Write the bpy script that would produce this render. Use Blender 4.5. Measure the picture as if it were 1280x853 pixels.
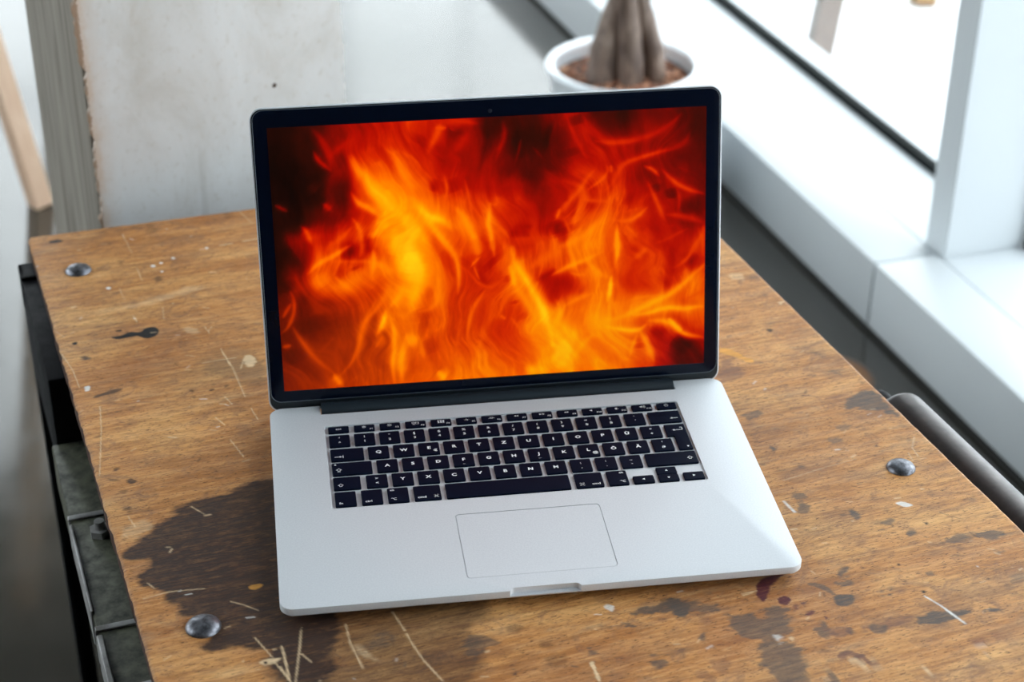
import bpy, bmesh, math, random, json
import numpy as np
from mathutils import Vector, Matrix, noise
PI = math.pi
C = bpy.context.scene.collection
SC = bpy.context.scene
for o in list(bpy.data.objects): bpy.data.objects.remove(o)
R = math.radians
# world frame: metres, x = along the laptop's front edge, y = away from the camera, z up, floor at 0
# ------------------------------------------------------------------ camera
cam = bpy.data.cameras.new('camera'); camo = bpy.data.objects.new('camera', cam); C.objects.link(camo)
camo.matrix_world = Matrix(((0.98989838, 0.06710676, -0.12489148, -0.1649004),
                            (-0.14163425, 0.50781632, -0.84974251, -0.9495404),
                            (0.00639846, 0.85884764, 0.51219116, 1.4885093), (0, 0, 0, 1)))
cam.sensor_fit = 'HORIZONTAL'; cam.sensor_width = 36.0; cam.lens = 63.592
cam.clip_start = .05; cam.clip_end = 200
cam.dof.use_dof = True; cam.dof.focus_distance = 1.30; cam.dof.aperture_fstop = 7.1
SC.camera = camo
# ------------------------------------------------------------------ exposure
vs = SC.view_settings; vs.view_transform = 'Standard'; vs.look = 'None'; vs.exposure = 0.0; vs.gamma = 1.0; vs.use_curve_mapping = False
SC.cycles.use_denoising = True
SC.cycles.max_bounces = 8; SC.cycles.diffuse_bounces = 5; SC.cycles.glossy_bounces = 4; SC.cycles.transparent_max_bounces = 12
SC.cycles.caustics_reflective = False; SC.cycles.caustics_refractive = False
SC.cycles.sample_clamp_indirect = 6
# ------------------------------------------------------------------ overcast sky
w = bpy.data.worlds.new('sky'); SC.world = w; w.use_nodes = True
bg = w.node_tree.nodes['Background']; bg.inputs[0].default_value = (.90, .955, 1, 1); bg.inputs[1].default_value = SKY = 5.3
# room frame: s runs along the window wall (away), t towards the outside
WA = R(10.9)
EV = Vector((-math.sin(WA), math.cos(WA), 0)); EN = Vector((math.cos(WA), math.sin(WA), 0))
def W(s, t, z=0): return EV * s + EN * t + Vector((0, 0, z))
S0, S1, T0, TG, HC, HW = -2.6, 9.0, -4.2, 1.304, 5.3, 2.35     # room extents, ceiling height, head of the side window
# ------------------------------------------------------------------ helpers
def lin(r, g, b):
    f = lambda c: (c / 255 / 12.92) if c / 255 <= .04045 else ((c / 255 + .055) / 1.055) ** 2.4
    return (f(r), f(g), f(b), 1)
class N:
    def __init__(s, name):
        s.m = bpy.data.materials.new(name); s.m.use_nodes = True; s.t = s.m.node_tree; s.b = s.t.nodes['Principled BSDF']; s.out = s.t.nodes['Material Output']
    def n(s, typ, **kw):
        x = s.t.nodes.new(typ)
        for k, v in kw.items():
            if k.startswith('i_'): x.inputs[k[2:].replace('_', ' ')].default_value = v
            else: setattr(x, k, v)
        return x
    def l(s, a, b): s.t.links.new(a, b)
    def coord(s, scale=(1, 1, 1), rot=(0, 0, 0)):
        c = s.n('ShaderNodeTexCoord'); m = s.n('ShaderNodeMapping'); m.inputs['Scale'].default_value = scale; m.inputs['Rotation'].default_value = rot
        s.l(c.outputs['Object'], m.inputs['Vector']); return m.outputs[0]
    def noise(s, scale, det=4, rough=.55, vec=None, dist=0):
        x = s.n('ShaderNodeTexNoise', i_Scale=scale, i_Detail=det, i_Roughness=rough, i_Distortion=dist)
        s.l(vec if vec is not None else s.coord(), x.inputs['Vector']); return x.outputs[0]
    def ramp(s, fac, stops):
        x = s.n('ShaderNodeValToRGB'); e = x.color_ramp.elements
        while len(e) < len(stops): e.new(.5)
        for a, (p, c) in zip(e, stops): a.position = p; a.color = c
        s.l(fac, x.inputs[0]); return x.outputs[0]
    def mix(s, fac, a, b, mode='MIX'):
        x = s.n('ShaderNodeMix', data_type='RGBA', blend_type=mode)
        for v, k in ((fac, 0), (a, 6), (b, 7)):
            if hasattr(v, 'links'): s.l(v, x.inputs[k])
            else: x.inputs[k].default_value = v
        return x.outputs[2]
    def math(s, op, a, b=0., clamp=False):
        x = s.n('ShaderNodeMath', operation=op, use_clamp=clamp)
        for v, k in ((a, 0), (b, 1)):
            if hasattr(v, 'links'): s.l(v, x.inputs[k])
            else: x.inputs[k].default_value = v
        return x.outputs[0]
    def bump(s, h, strength=.3, dist=.001):
        x = s.n('ShaderNodeBump'); x.inputs['Strength'].default_value = strength; x.inputs['Distance'].default_value = dist
        s.l(h, x.inputs['Height']); s.l(x.outputs[0], s.b.inputs['Normal'])
    def set(s, col=None, rough=None, metal=None, spec=None, **kw):
        for v, k in ((col, 'Base Color'), (rough, 'Roughness'), (metal, 'Metallic'), (spec, 'Specular IOR Level')):
            if v is None: continue
            if hasattr(v, 'links'): s.l(v, s.b.inputs[k])
            else: s.b.inputs[k].default_value = v
        return s
G4 = lambda v: (v, v, v, 1)
def plain(name, col, rough=.5, metal=0., var=.06, sc=12, spec=.5):
    k = N(name); f = k.noise(sc, 4)
    c2 = tuple(min(1, x * (1 + var)) for x in col[:3]) + (1,); c1 = tuple(x * (1 - var) for x in col[:3]) + (1,)
    k.set(k.ramp(f, [(.3, c1), (.7, c2)]), rough, metal, spec); return k.m

def link(name, me, mat, parent=None):
    o = bpy.data.objects.new(name, me); C.objects.link(o)
    if mat: 
        for mm in (mat if isinstance(mat, (list, tuple)) else [mat]): me.materials.append(mm)
    if parent: o.parent = parent
    return o
def obj(name, bm, mat, parent=None, smooth=False, loc=None, rz=None):
    me = bpy.data.meshes.new(name)
    bmesh.ops.recalc_face_normals(bm, faces=bm.faces)
    bm.to_mesh(me); bm.free()
    if smooth: shade(me, smooth if isinstance(smooth, (int, float)) and smooth is not True else 35)
    o = link(name, me, mat, parent)
    if loc: o.location = loc
    if rz is not None: o.rotation_euler = (0, 0, rz)
    return o
def shade(me, ang=35):
    me.polygons.foreach_set('use_smooth', [True] * len(me.polygons))
    me.set_sharp_from_angle(angle=R(ang))
def raw(name, verts, faces, mat, parent=None, smooth=False):
    me = bpy.data.meshes.new(name); me.from_pydata([tuple(v) for v in verts], [], faces); me.validate()
    if smooth: shade(me)
    return link(name, me, mat, parent)
def thing(name, label, cat, loc=(0, 0, 0), rz=0, group=None):
    o = bpy.data.objects.new(name, None); C.objects.link(o); o.location = loc; o.rotation_euler = (0, 0, rz); o.empty_display_size = .05
    o['label'] = label; o['category'] = cat
    if group: o['group'] = group
    return o
def struct(o, label=None):
    o['kind'] = 'structure'
    if label: o['label'] = label
    return o
def box(bm, x0, x1, y0, y1, z0, z1, M=None, bev=0):
    v = [bm.verts.new((x, y, z)) for x in (x0, x1) for y in (y0, y1) for z in (z0, z1)]
    if M is not None:
        for q in v: q.co = M @ q.co
    fs = [bm.faces.new([v[i] for i in f]) for f in ((0, 1, 3, 2), (4, 6, 7, 5), (0, 4, 5, 1), (2, 3, 7, 6), (0, 2, 6, 4), (1, 5, 7, 3))]
    if bev: bmesh.ops.bevel(bm, geom=list({e for f in fs for e in f.edges}), offset=bev, segments=2, affect='EDGES', profile=.5)
WM = Matrix(((EV.x, EN.x, 0, 0), (EV.y, EN.y, 0, 0), (0, 0, 1, 0), (0, 0, 0, 1)))   # (s,t,z) -> world
def wbox(bm, s0, s1, t0, t1, z0, z1, bev=0): box(bm, s0, s1, t0, t1, z0, z1, WM, bev)
def rrect(x0, x1, y0, y1, r, n=6, ins=0):
    p = []
    for cx, cy, a0 in ((x1 - r, y1 - r, 0), (x0 + r, y1 - r, 90), (x0 + r, y0 + r, 180), (x1 - r, y0 + r, 270)):
        for i in range(n + 1):
            a = R(a0 + 90 * i / n); p.append((cx + (r - ins) * math.cos(a), cy + (r - ins) * math.sin(a)))
    return p
def loft(bm, rings, cap0=True, cap1=True):
    vs_ = [[bm.verts.new(p) for p in r] for r in rings]; n = len(rings[0])
    for a, b in zip(vs_, vs_[1:]):
        for i in range(n): bm.faces.new((a[i], a[(i + 1) % n], b[(i + 1) % n], b[i]))
    if cap0: bm.faces.new(vs_[0][::-1])
    if cap1: bm.faces.new(vs_[-1])
    return vs_
def tube(bm, pts, rad, n=12, caps=True):
    rings = []
    for i, p in enumerate(pts):
        p = Vector(p); a = Vector(pts[max(i - 1, 0)]); b = Vector(pts[min(i + 1, len(pts) - 1)]); d = (b - a).normalized()
        up = Vector((0, 0, 1)) if abs(d.z) < .9 else Vector((1, 0, 0)); x = d.cross(up).normalized(); y = x.cross(d)
        r = rad[i] if isinstance(rad, (list, tuple)) else rad
        rings.append([p + (x * math.cos(t) + y * math.sin(t)) * r for t in (2 * PI * k / n for k in range(n))])
    loft(bm, rings, caps, caps)
def lathe(bm, prof, n=48, cx=0, cy=0):
    rings = [[(cx + r * math.cos(2 * PI * k / n), cy + r * math.sin(2 * PI * k / n), z) for k in range(n)] for r, z in prof]
    loft(bm, rings, False, False)
def fill(bm, outer, holes, z):      # flat sheet with holes
    es, rings = [], []
    for ring in [outer] + holes:
        v = [bm.verts.new((x, y, z)) for x, y in ring]; rings.append(v)
        es += [bm.edges.new((v[i], v[(i + 1) % len(v)])) for i in range(len(v))]
    bmesh.ops.triangle_fill(bm, edges=es, use_beauty=True, use_dissolve=False)
    return rings
# numpy value noise
def vnoise(x, y, seed, oct=4, gain=.5):
    tot = np.zeros(np.shape(x)); amp = 1.; s = 0
    for k in range(oct):
        rs = np.random.RandomState(seed * 31 + k); g = rs.rand(256, 256)
        xf = x * 2 ** k + 17.3 * k; yf = y * 2 ** k + 9.1 * k
        i = np.floor(xf).astype(int); j = np.floor(yf).astype(int); fx = xf - i; fy = yf - j
        fx = fx * fx * (3 - 2 * fx); fy = fy * fy * (3 - 2 * fy); i0, i1, j0, j1 = i % 256, (i + 1) % 256, j % 256, (j + 1) % 256
        tot += amp * ((g[i0, j0] * (1 - fx) + g[i1, j0] * fx) * (1 - fy) + (g[i0, j1] * (1 - fx) + g[i1, j1] * fx) * fy)
        s += amp; amp *= gain
    return tot / s * 2 - 1
def segpar(x, y, pts):      # distance to the line and how far along it (0..1) the nearest point lies
    d = np.full(np.shape(x), 1e9); par = np.zeros(np.shape(x)); ls = [math.hypot(b[0] - a[0], b[1] - a[1]) for a, b in zip(pts, pts[1:])]; tot = sum(ls) + 1e-9; acc = 0.
    for ((ax, ay), (bx, by)), l_ in zip(zip(pts, pts[1:]), ls):
        dx, dy = bx - ax, by - ay; L = dx * dx + dy * dy + 1e-9
        t = ((x - ax) * dx + (y - ay) * dy) / L; tc = np.clip(t, 0, 1); q = np.hypot(x - ax - tc * dx, y - ay - tc * dy); m = q < d
        d = np.where(m, q, d); par = np.where(m, (acc + tc * l_) / tot, par); acc += l_
    return d, par
def segdist(x, y, pts):
    d = np.full(np.shape(x), 1e9)
    for (ax, ay), (bx, by) in zip(pts, pts[1:]):
        dx, dy = bx - ax, by - ay; L = dx * dx + dy * dy + 1e-9
        t = np.clip(((x - ax) * dx + (y - ay) * dy) / L, 0, 1)
        d = np.minimum(d, np.hypot(x - ax - t * dx, y - ay - t * dy))
    return d
def inside(x, y, pts):
    c = np.zeros(np.shape(x), bool)
    for (ax, ay), (bx, by) in zip(pts, pts[1:] + pts[:1]):
        if ay == by: continue
        m = ((ay > y) != (by > y)) & (x < (bx - ax) * (y - ay) / (by - ay) + ax); c ^= m
    return c
def gridmesh(name, X, Y, Z, attr, cols, mat, parent):
    nr, nc = X.shape; me = bpy.data.meshes.new(name); me.vertices.add(nr * nc)
    me.vertices.foreach_set('co', np.stack([X, Y, Z], -1).astype(np.float32).ravel())
    a = (np.arange(nr - 1)[:, None] * nc + np.arange(nc - 1)[None]).ravel()
    f = np.stack([a, a + 1, a + nc + 1, a + nc], 1)
    me.loops.add(f.size); me.loops.foreach_set('vertex_index', f.ravel().astype(np.int32))
    me.polygons.add(len(f)); me.polygons.foreach_set('loop_start', (np.arange(len(f)) * 4).astype(np.int32))
    me.update(calc_edges=True)
    at = me.color_attributes.new(attr, 'FLOAT_COLOR', 'POINT'); at.data.foreach_set('color', cols.astype(np.float32).ravel())
    return link(name, me, mat, parent)

# ------------------------------------------------------------------ materials
def m_concrete():
    k = N('polished_concrete'); v = k.coord()
    a = k.noise(1.1, 6, .6, v, .6); b = k.noise(14, 5, .6, v)
    c = k.ramp(a, [(.3, lin(40, 38, 33)), (.7, lin(62, 58, 49))]); c = k.mix(.25, c, k.ramp(b, [(.3, G4(.35)), (.7, G4(.6))]), 'OVERLAY')
    # faint rust-coloured ring left by a bucket
    g = k.n('ShaderNodeNewGeometry'); sub = k.n('ShaderNodeVectorMath', operation='DISTANCE'); k.l(g.outputs['Position'], sub.inputs[0]); sub.inputs[1].default_value = (.665, 1.345, 0)
    d = k.math('ABSOLUTE', k.math('SUBTRACT', sub.outputs['Value'], .062)); rg = k.math('SUBTRACT', 1., k.math('MULTIPLY', d, 55.), True)
    c = k.mix(k.math('MULTIPLY', rg, .45), c, lin(176, 116, 62))
    k.set(c, k.ramp(b, [(.3, G4(.09)), (.75, G4(.15))]), 0, .8); return k.m
CONC = m_concrete()
WHITE = plain('white_lacquer', lin(206, 212, 216), .42, 0, .015, 3)
PLASTER = plain('white_plaster', lin(222, 222, 218), .8, 0, .03, 5)
GREYWALL = plain('grey_plaster', lin(205, 204, 200), .8, 0, .05, 5)
BLACK = plain('black_rubber', lin(14, 20, 20), .7, 0, .06, 12, .1)
ALU = None
def m_alu():
    k = N('bead_blasted_aluminium'); f = k.noise(900, 2, .5)
    k.set(k.ramp(f, [(.3, lin(212, 216, 221)), (.7, lin(221, 225, 229))]), .6, .3, .35); k.bump(f, .04, .0002); return k.m
ALU = m_alu()
GLASSBLK = plain('black_bezel_glass', (.0012, .0035, .012, 1), .16, 0, .02, 30, .2)
KEYBLK = plain('navy_black_keycap', (.0012, .0045, .015, 1), .6, 0, .1, 400, .07)
HINGE = plain('dark_hinge_plastic', lin(24, 36, 44), .45, 0, .05, 80)
WHT = plain('white_legend_ink', lin(246, 249, 252), .6)
def m_steel(name, c1, c2, metal=.8, r1=.25, r2=.5, sc=30, aniso=(1, 1, 1)):
    k = N(name); v = k.coord(aniso); f = k.noise(sc, 6, .65, v)
    k.set(k.ramp(f, [(.32, c1), (.68, c2)]), k.ramp(f, [(.3, G4(r2)), (.7, G4(r1))]), metal); k.bump(f, .25, .0006); return k.m
BOLT = m_steel('worn_bolt_steel', lin(62, 62, 66), lin(140, 142, 150), .9, .3, .5, 160)
DARKST = m_steel('black_painted_steel', lin(3, 4, 9), lin(9, 11, 18), .0, .5, .7, 60)
TUBEST = m_steel('dark_tube_steel', lin(30, 22, 20), lin(62, 50, 46), .2, .3, .42, 40)
DARKST.node_tree.nodes['Principled BSDF'].inputs['Specular IOR Level'].default_value = .15
BEAMST = m_steel('mottled_green_iron', lin(34, 36, 30), lin(86, 88, 70), .1, .4, .7, 90)
BEAMWORN = m_steel('bare_worn_iron', lin(120, 118, 116), lin(180, 180, 180), .3, .35, .6, 35)
def m_wood():
    k = N('worn_bench_wood'); tc = k.n('ShaderNodeTexCoord'); O = tc.outputs['Object']
    def mp(sx, sy): m = k.n('ShaderNodeMapping'); m.inputs['Scale'].default_value = (sx, sy, 1); k.l(O, m.inputs['Vector']); return m.outputs[0]
    big = k.noise(6, 5, .6, mp(1, 2.4), .6); streak = k.noise(9, 8, .72, mp(1, 14), .5); fine = k.noise(46, 6, .74, mp(1, 9), .3); pore = k.noise(230, 3, .6, mp(1, 4.5), .3); blot = k.noise(30, 7, .78, mp(1, 1.9), 1.4)
    c = k.ramp(big, [(.32, WC1), (.5, WC2), (.68, WC3)])
    c = k.mix(k.ramp(streak, [(.36, G4(.6)), (.54, G4(0))]), c, WC4)
    c = k.mix(k.ramp(streak, [(.50, G4(0)), (.66, G4(.5))]), c, lin(138, 88, 50))
    c = k.mix(k.ramp(fine, [(.36, G4(.6)), (.52, G4(0))]), c, lin(136, 86, 46))
    c = k.mix(k.ramp(fine, [(.54, G4(0)), (.70, G4(.45))]), c, lin(228, 184, 128))
    c = k.mix(k.ramp(blot, [(.50, G4(0)), (.66, G4(.7))]), c, lin(128, 92, 70))
    c = k.mix(k.ramp(pore, [(.585, G4(0)), (.67, G4(.85))]), c, lin(70, 42, 26))
    at = k.n('ShaderNodeVertexColor', layer_name='stain')
    al = k.math('MULTIPLY', at.outputs['Alpha'], k.ramp(k.math('ADD', k.math('MULTIPLY', fine, .6), k.math('MULTIPLY', pore, .4)), [(.40, G4(1)), (.62, G4(.74))]), True)
    al = k.math('MULTIPLY', al, 1.12, True); al = k.math('MAXIMUM', al, k.math('POWER', at.outputs['Alpha'], 5.))
    sc_ = k.mix(k.ramp(fine, [(.38, G4(.3)), (.6, G4(0))]), at.outputs['Color'], G4(.012))
    c = k.mix(al, c, sc_)
    k.set(c, k.ramp(fine, [(.35, G4(.42)), (.7, G4(.62))]), 0, .25)
    k.bump(k.math('ADD', k.math('MULTIPLY', fine, .7), k.math('MULTIPLY', pore, .3)), .35, .0012); return k.m
WC1, WC2, WC3, WC4 = lin(160, 100, 52), lin(192, 132, 72), lin(216, 164, 102), lin(212, 160, 106)
WOOD = m_wood()
WOODSIDE = plain('dark_plywood_edge', lin(66, 40, 28), .7, 0, .3, 60)

# ------------------------------------------------------------------ room shell
def shell(name, mat, *boxes):
    bm = bmesh.new()
    for b in boxes: wbox(bm, *b)
    return struct(obj(name, bm, mat))
TB0 = -1.7
shell('floor', CONC, (S0, S1, T0, 1.05, -.06, 0))
shell('ceiling', plain('dark_ceiling', lin(38, 38, 40), .8), (S0, S1, T0, TG + .1, HC, HC + .1))
shell('wall_back', PLASTER, (S1, S1 + .1, T0, TG + .1, 0, .3), (S1, S1 + .1, T0, TG + .1, HC - .25, HC), (S1, S1 + .1, T0, TB0, .3, HC - .25))
shell('wall_left', plain('mid_grey_plaster', lin(150, 148, 144), .8, 0, .05, 5), (S0, S1, T0 - .1, T0, 0, 1.3), (S0, S1, T0 - .1, T0, 4.9, HC), (S0, .2, T0 - .1, T0, 1.3, 4.9), (7.6, S1, T0 - .1, T0, 1.3, 4.9))
shell('wall_front', plain('charcoal_plaster', lin(62, 62, 64), .8, 0, .05, 5), (S0 - .1, S0, T0 - .1, TG + .1, 0, HC))
shell('wall_right', WHITE, (S0, S1, 1.06, TG + .1, -.06, .108), (S0, S1, 1.16, TG + .1, HW, HC))
# low white casing along the window wall, split into panels at the mullions
SEAM = 1.305
tr = struct(thing('trim_1', '', ''), 'white casing panels along the foot of the window wall'); del tr['category']
edges = [S0, SEAM, SEAM + 2.4, SEAM + 4.8, S1]
edges = [S0, SEAM - 1.9, SEAM, SEAM + 2.6, SEAM + 5.2, S1]
for a, b in zip(edges, edges[1:]):
    bm = bmesh.new(); wbox(bm, a + .0025, b - .0025, 1.040, 1.1495, .010, .124, .0025); obj('panel', bm, WHITE, tr, 40)
for a, b in zip(edges, edges[1:]):
    bm = bmesh.new(); wbox(bm, a + .001, b - .001, 1.1515, 1.297, .108, .1232, .001); obj('ledge', bm, WHITE, tr)
bm = bmesh.new(); wbox(bm, S0, S1, 1.056, 1.062, 0, .012); obj('shadow_gap', bm, BLACK, tr)
# window
wi = struct(thing('window_1', '', ''), 'tall window with white mullions over the low white casing'); del wi['category']
muls = [SEAM - 1.9 - .023, 1.282, S1 - .06]
def m_glass():
    k = N('clear_window_glass'); t = k.t; t.nodes.remove(k.b)
    tr_ = k.n('ShaderNodeBsdfTransparent'); tr_.inputs[0].default_value = (.97, .985, .98, 1); gl = k.n('ShaderNodeBsdfGlossy'); gl.inputs['Roughness'].default_value = .0
    ge = k.n('ShaderNodeNewGeometry'); dt = k.n('ShaderNodeVectorMath', operation='DOT_PRODUCT'); k.l(ge.outputs['Incoming'], dt.inputs[0]); k.l(ge.outputs['True Normal'], dt.inputs[1])
    fz = k.math('POWER', k.math('SUBTRACT', 1., k.math('ABSOLUTE', dt.outputs['Value'])), 5.); fz = k.math('ADD', .04, k.math('MULTIPLY', fz, .9)); mx = k.n('ShaderNodeMixShader')
    k.l(fz, mx.inputs[0]); k.l(tr_.outputs[0], mx.inputs[1]); k.l(gl.outputs[0], mx.inputs[2]); k.l(mx.outputs[0], k.out.inputs[0]); return k.m
GLASS = m_glass()
prev = S0
for m0 in muls:
    bm = bmesh.new(); wbox(bm, m0, m0 + .060, 1.153, 1.298, .1235, HW, .0015); obj('mullion', bm, WHITE, wi)
    bm = bmesh.new()
    wbox(bm, prev + .002, m0 + .0, 1.2975, 1.316, .110, .136); wbox(bm, prev, m0, 1.298, 1.313, HW - .03, HW)
    wbox(bm, m0 - .012, m0, 1.298, 1.313, .129, HW - .03); wbox(bm, prev, prev + .012, 1.298, 1.313, .129, HW - .03); obj('gasket', bm, BLACK, wi)
    bm = bmesh.new(); wbox(bm, prev + .010, m0 - .010, 1.3045, 1.3055, .134, HW - .02); obj('pane', bm, GLASS, wi)
    prev = m0 + .060
# unseen high windows added in the left wall for fill light on casing
w3 = struct(thing('fill_window', '', ''), 'unseen row of window openings added in the left wall for fill light'); del w3['category']
for i in range(6):
    sa = .2 + 7.4 * i / 5; bm = bmesh.new(); wbox(bm, sa - .03, sa + .03, T0 - .09, T0, 1.3, 4.9, .002); obj('mullion', bm, WHITE, w3)
    if i < 5: bm = bmesh.new(); wbox(bm, sa + .03, sa + 7.4 / 5 - .03, T0 - .05, T0 - .045, 1.3, 4.9); obj('pane', bm, GLASS, w3)
# glazed end wall of the hall
w2 = struct(thing('window_2', '', ''), 'tall glazed end wall far behind the workbench'); del w2['category']
for i in range(5):
    ta = TB0 + (TG - TB0) * i / 4; bm = bmesh.new(); wbox(bm, S1, S1 + .09, ta - .03, ta + .03, .3, HC - .25, .002); obj('mullion', bm, WHITE, w2)
    if i < 4: bm = bmesh.new(); wbox(bm, S1 + .045, S1 + .05, ta + .03, ta + (TG - TB0) / 4 - .03, .3, HC - .25); obj('pane', bm, GLASS, w2)
bm = bmesh.new(); wbox(bm, S1, S1 + .08, TB0, TG, 2.6, 2.66, .002); obj('transom', bm, WHITE, w2)
bm = bmesh.new(); wbox(bm, S0, S1, 1.315, 1.40, .02, .100, .003); obj('outer_sill', bm, plain('grey_stone', lin(205, 205, 200), .6), wi)
# outside
bm = bmesh.new(); wbox(bm, -14, 24, 1.40, 24, -.1, .02)
struct(obj('ground', bm, plain('pale_paving', lin(232, 233, 235), .8, 0, .02, 2)), 'pale sunless paving outside the window')

# ------------------------------------------------------------------ wooden slats
def m_pine(name, a, b):
    k = N(name); v = k.coord((30, 30, 2)); f = k.noise(2.5, 5, .6, v, .4); k.set(k.ramp(f, [(.3, a), (.7, b)]), .55); return k.m
PINE = m_pine('pale_pine', lin(214, 176, 146), lin(236, 206, 180)); PINE2 = m_pine('orange_pine', lin(226, 160, 96), lin(240, 184, 124))
def slat(p, q, w, d, mat, ref=Vector((0, 0, 1)), yaw=0.):
    p, q = Vector(p), Vector(q); z = (q - p); L = z.length; z.normalize(); x = Vector((math.cos(yaw), math.sin(yaw), 0)); y = z.cross(x).normalized(); x = y.cross(z)
    M = Matrix(((x.x, y.x, z.x, p.x), (x.y, y.y, z.y, p.y), (x.z, y.z, z.z, p.z), (0, 0, 0, 1)))
    bm = bmesh.new(); box(bm, -w / 2, w / 2, -d / 2, d / 2, 0, L, M, .002); return bm

# ------------------------------------------------------------------ upright board at the left
FX, FY, PHI = -.335, .662, R(25)
bd = thing('wooden_block', 'thick upright block with a white painted front and grey weathered side behind the workbench', 'block', (FX, FY, 0), PHI)
HB = 1.75; TH = .150; WB = .2705
def m_paint():
    k = N('scuffed_white_paint'); tc = k.n('ShaderNodeTexCoord'); sx = k.n('ShaderNodeSeparateXYZ'); k.l(tc.outputs['Object'], sx.inputs[0])
    a = k.noise(9, 7, .65, k.coord((1, 1, .6)), .5); b = k.noise(120, 4, .6)
    v = k.noise(30, 3, .5, k.coord((1, 1, .03)))
    c = k.ramp(a, [(.3, lin(190, 187, 181)), (.48, lin(206, 206, 205)), (.7, lin(216, 218, 219))])
    c = k.mix(k.ramp(b, [(.56, G4(0)), (.72, G4(.45))]), c, lin(182, 176, 166))
    c = k.mix(k.ramp(v, [(.66, G4(0)), (.7, G4(.35))]), c, lin(170, 168, 164))
    e = k.math('ADD', sx.outputs[0], k.math('MULTIPLY', k.math('SUBTRACT', k.noise(45, 6, .7), .5), .022))
    c = k.mix(k.ramp(k.math('MULTIPLY', e, 30.), [(.10, G4(.85)), (.30, G4(.3)), (.75, G4(0))]), c, lin(196, 176, 158))
    e2 = k.math('ADD', sx.outputs[0], k.math('MULTIPLY', k.math('SUBTRACT', k.noise(160, 6, .8), .5), .012))
    c = k.mix(k.ramp(k.math('MULTIPLY', e2, 100.), [(.10, G4(.9)), (.30, G4(0))]), c, lin(140, 112, 88))
    k.set(c, .62); k.bump(k.math('ADD', a, k.math('MULTIPLY', b, .3)), .2, .002); return k.m
random.seed(5)
zs = [i * .0035 for i in range(int(HB / .0035) + 1)]
def jag(seed, amp):
    return [amp * (noise.noise(Vector((z * 38, seed, 0))) + .6 * noise.noise(Vector((z * 140, seed, 3))) + .35 * noise.noise(Vector((z * 420, seed, 8)))) for z in zs]
jl, jr = jag(1.5, .0046), jag(7.7, .0022)
vs_, fs_ = [], []
for i, z in enumerate(zs):
    xr = WB + jr[i]
    vs_ += [(jl[i], -.007, z), (.012, -.0072, z), (.1, -.0072, z), (WB - .008, -.0072, z), (xr, -.007, z), (xr, 0, z), (jl[i] + .001, 0, z)]
n7 = 7
for i in range(len(zs) - 1):
    for j in range(n7):
        a, b = i * n7 + j, i * n7 + (j + 1) % n7; fs_.append((a, b, b + n7, a + n7))
fs_ += [tuple(range(n7))[::-1], tuple((len(zs) - 1) * n7 + j for j in range(n7))]
raw('painted_face', vs_, fs_, m_paint(), bd)
def m_greywood():
    k = N('grey_weathered_wood'); f = k.noise(3, 6, .65, k.coord((26, 26, 1.2)), .5); g = k.noise(2, 3, .5, k.coord((1, 1, 1)))
    c = k.ramp(f, [(.28, lin(104, 97, 88)), (.5, lin(146, 139, 129)), (.72, lin(170, 163, 152))]); k.set(c, .75); k.bump(f, .3, .002); return k.m
bm = bmesh.new(); box(bm, .0035, WB - .004, .0055, TH, 0, HB, None, .002); box(bm, .016, WB - .016, .0, .006, 0, HB); obj('wood_core', bm, m_greywood(), bd)
for (x, z, r_) in ((.193, .786, .0028), (.2335, .875, .0012), (.217, .888, .001)):      # nail holes in the paint
    bm = bmesh.new(); bmesh.ops.create_cone(bm, cap_ends=True, segments=10, radius1=r_, radius2=r_ * .8, depth=.0008, matrix=Matrix.Translation((x, -.0072, z)) @ Matrix.Rotation(PI / 2, 4, 'X')); obj('nail_hole', bm, plain('rusty_nail', lin(72, 56, 44), .7), bd)

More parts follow.
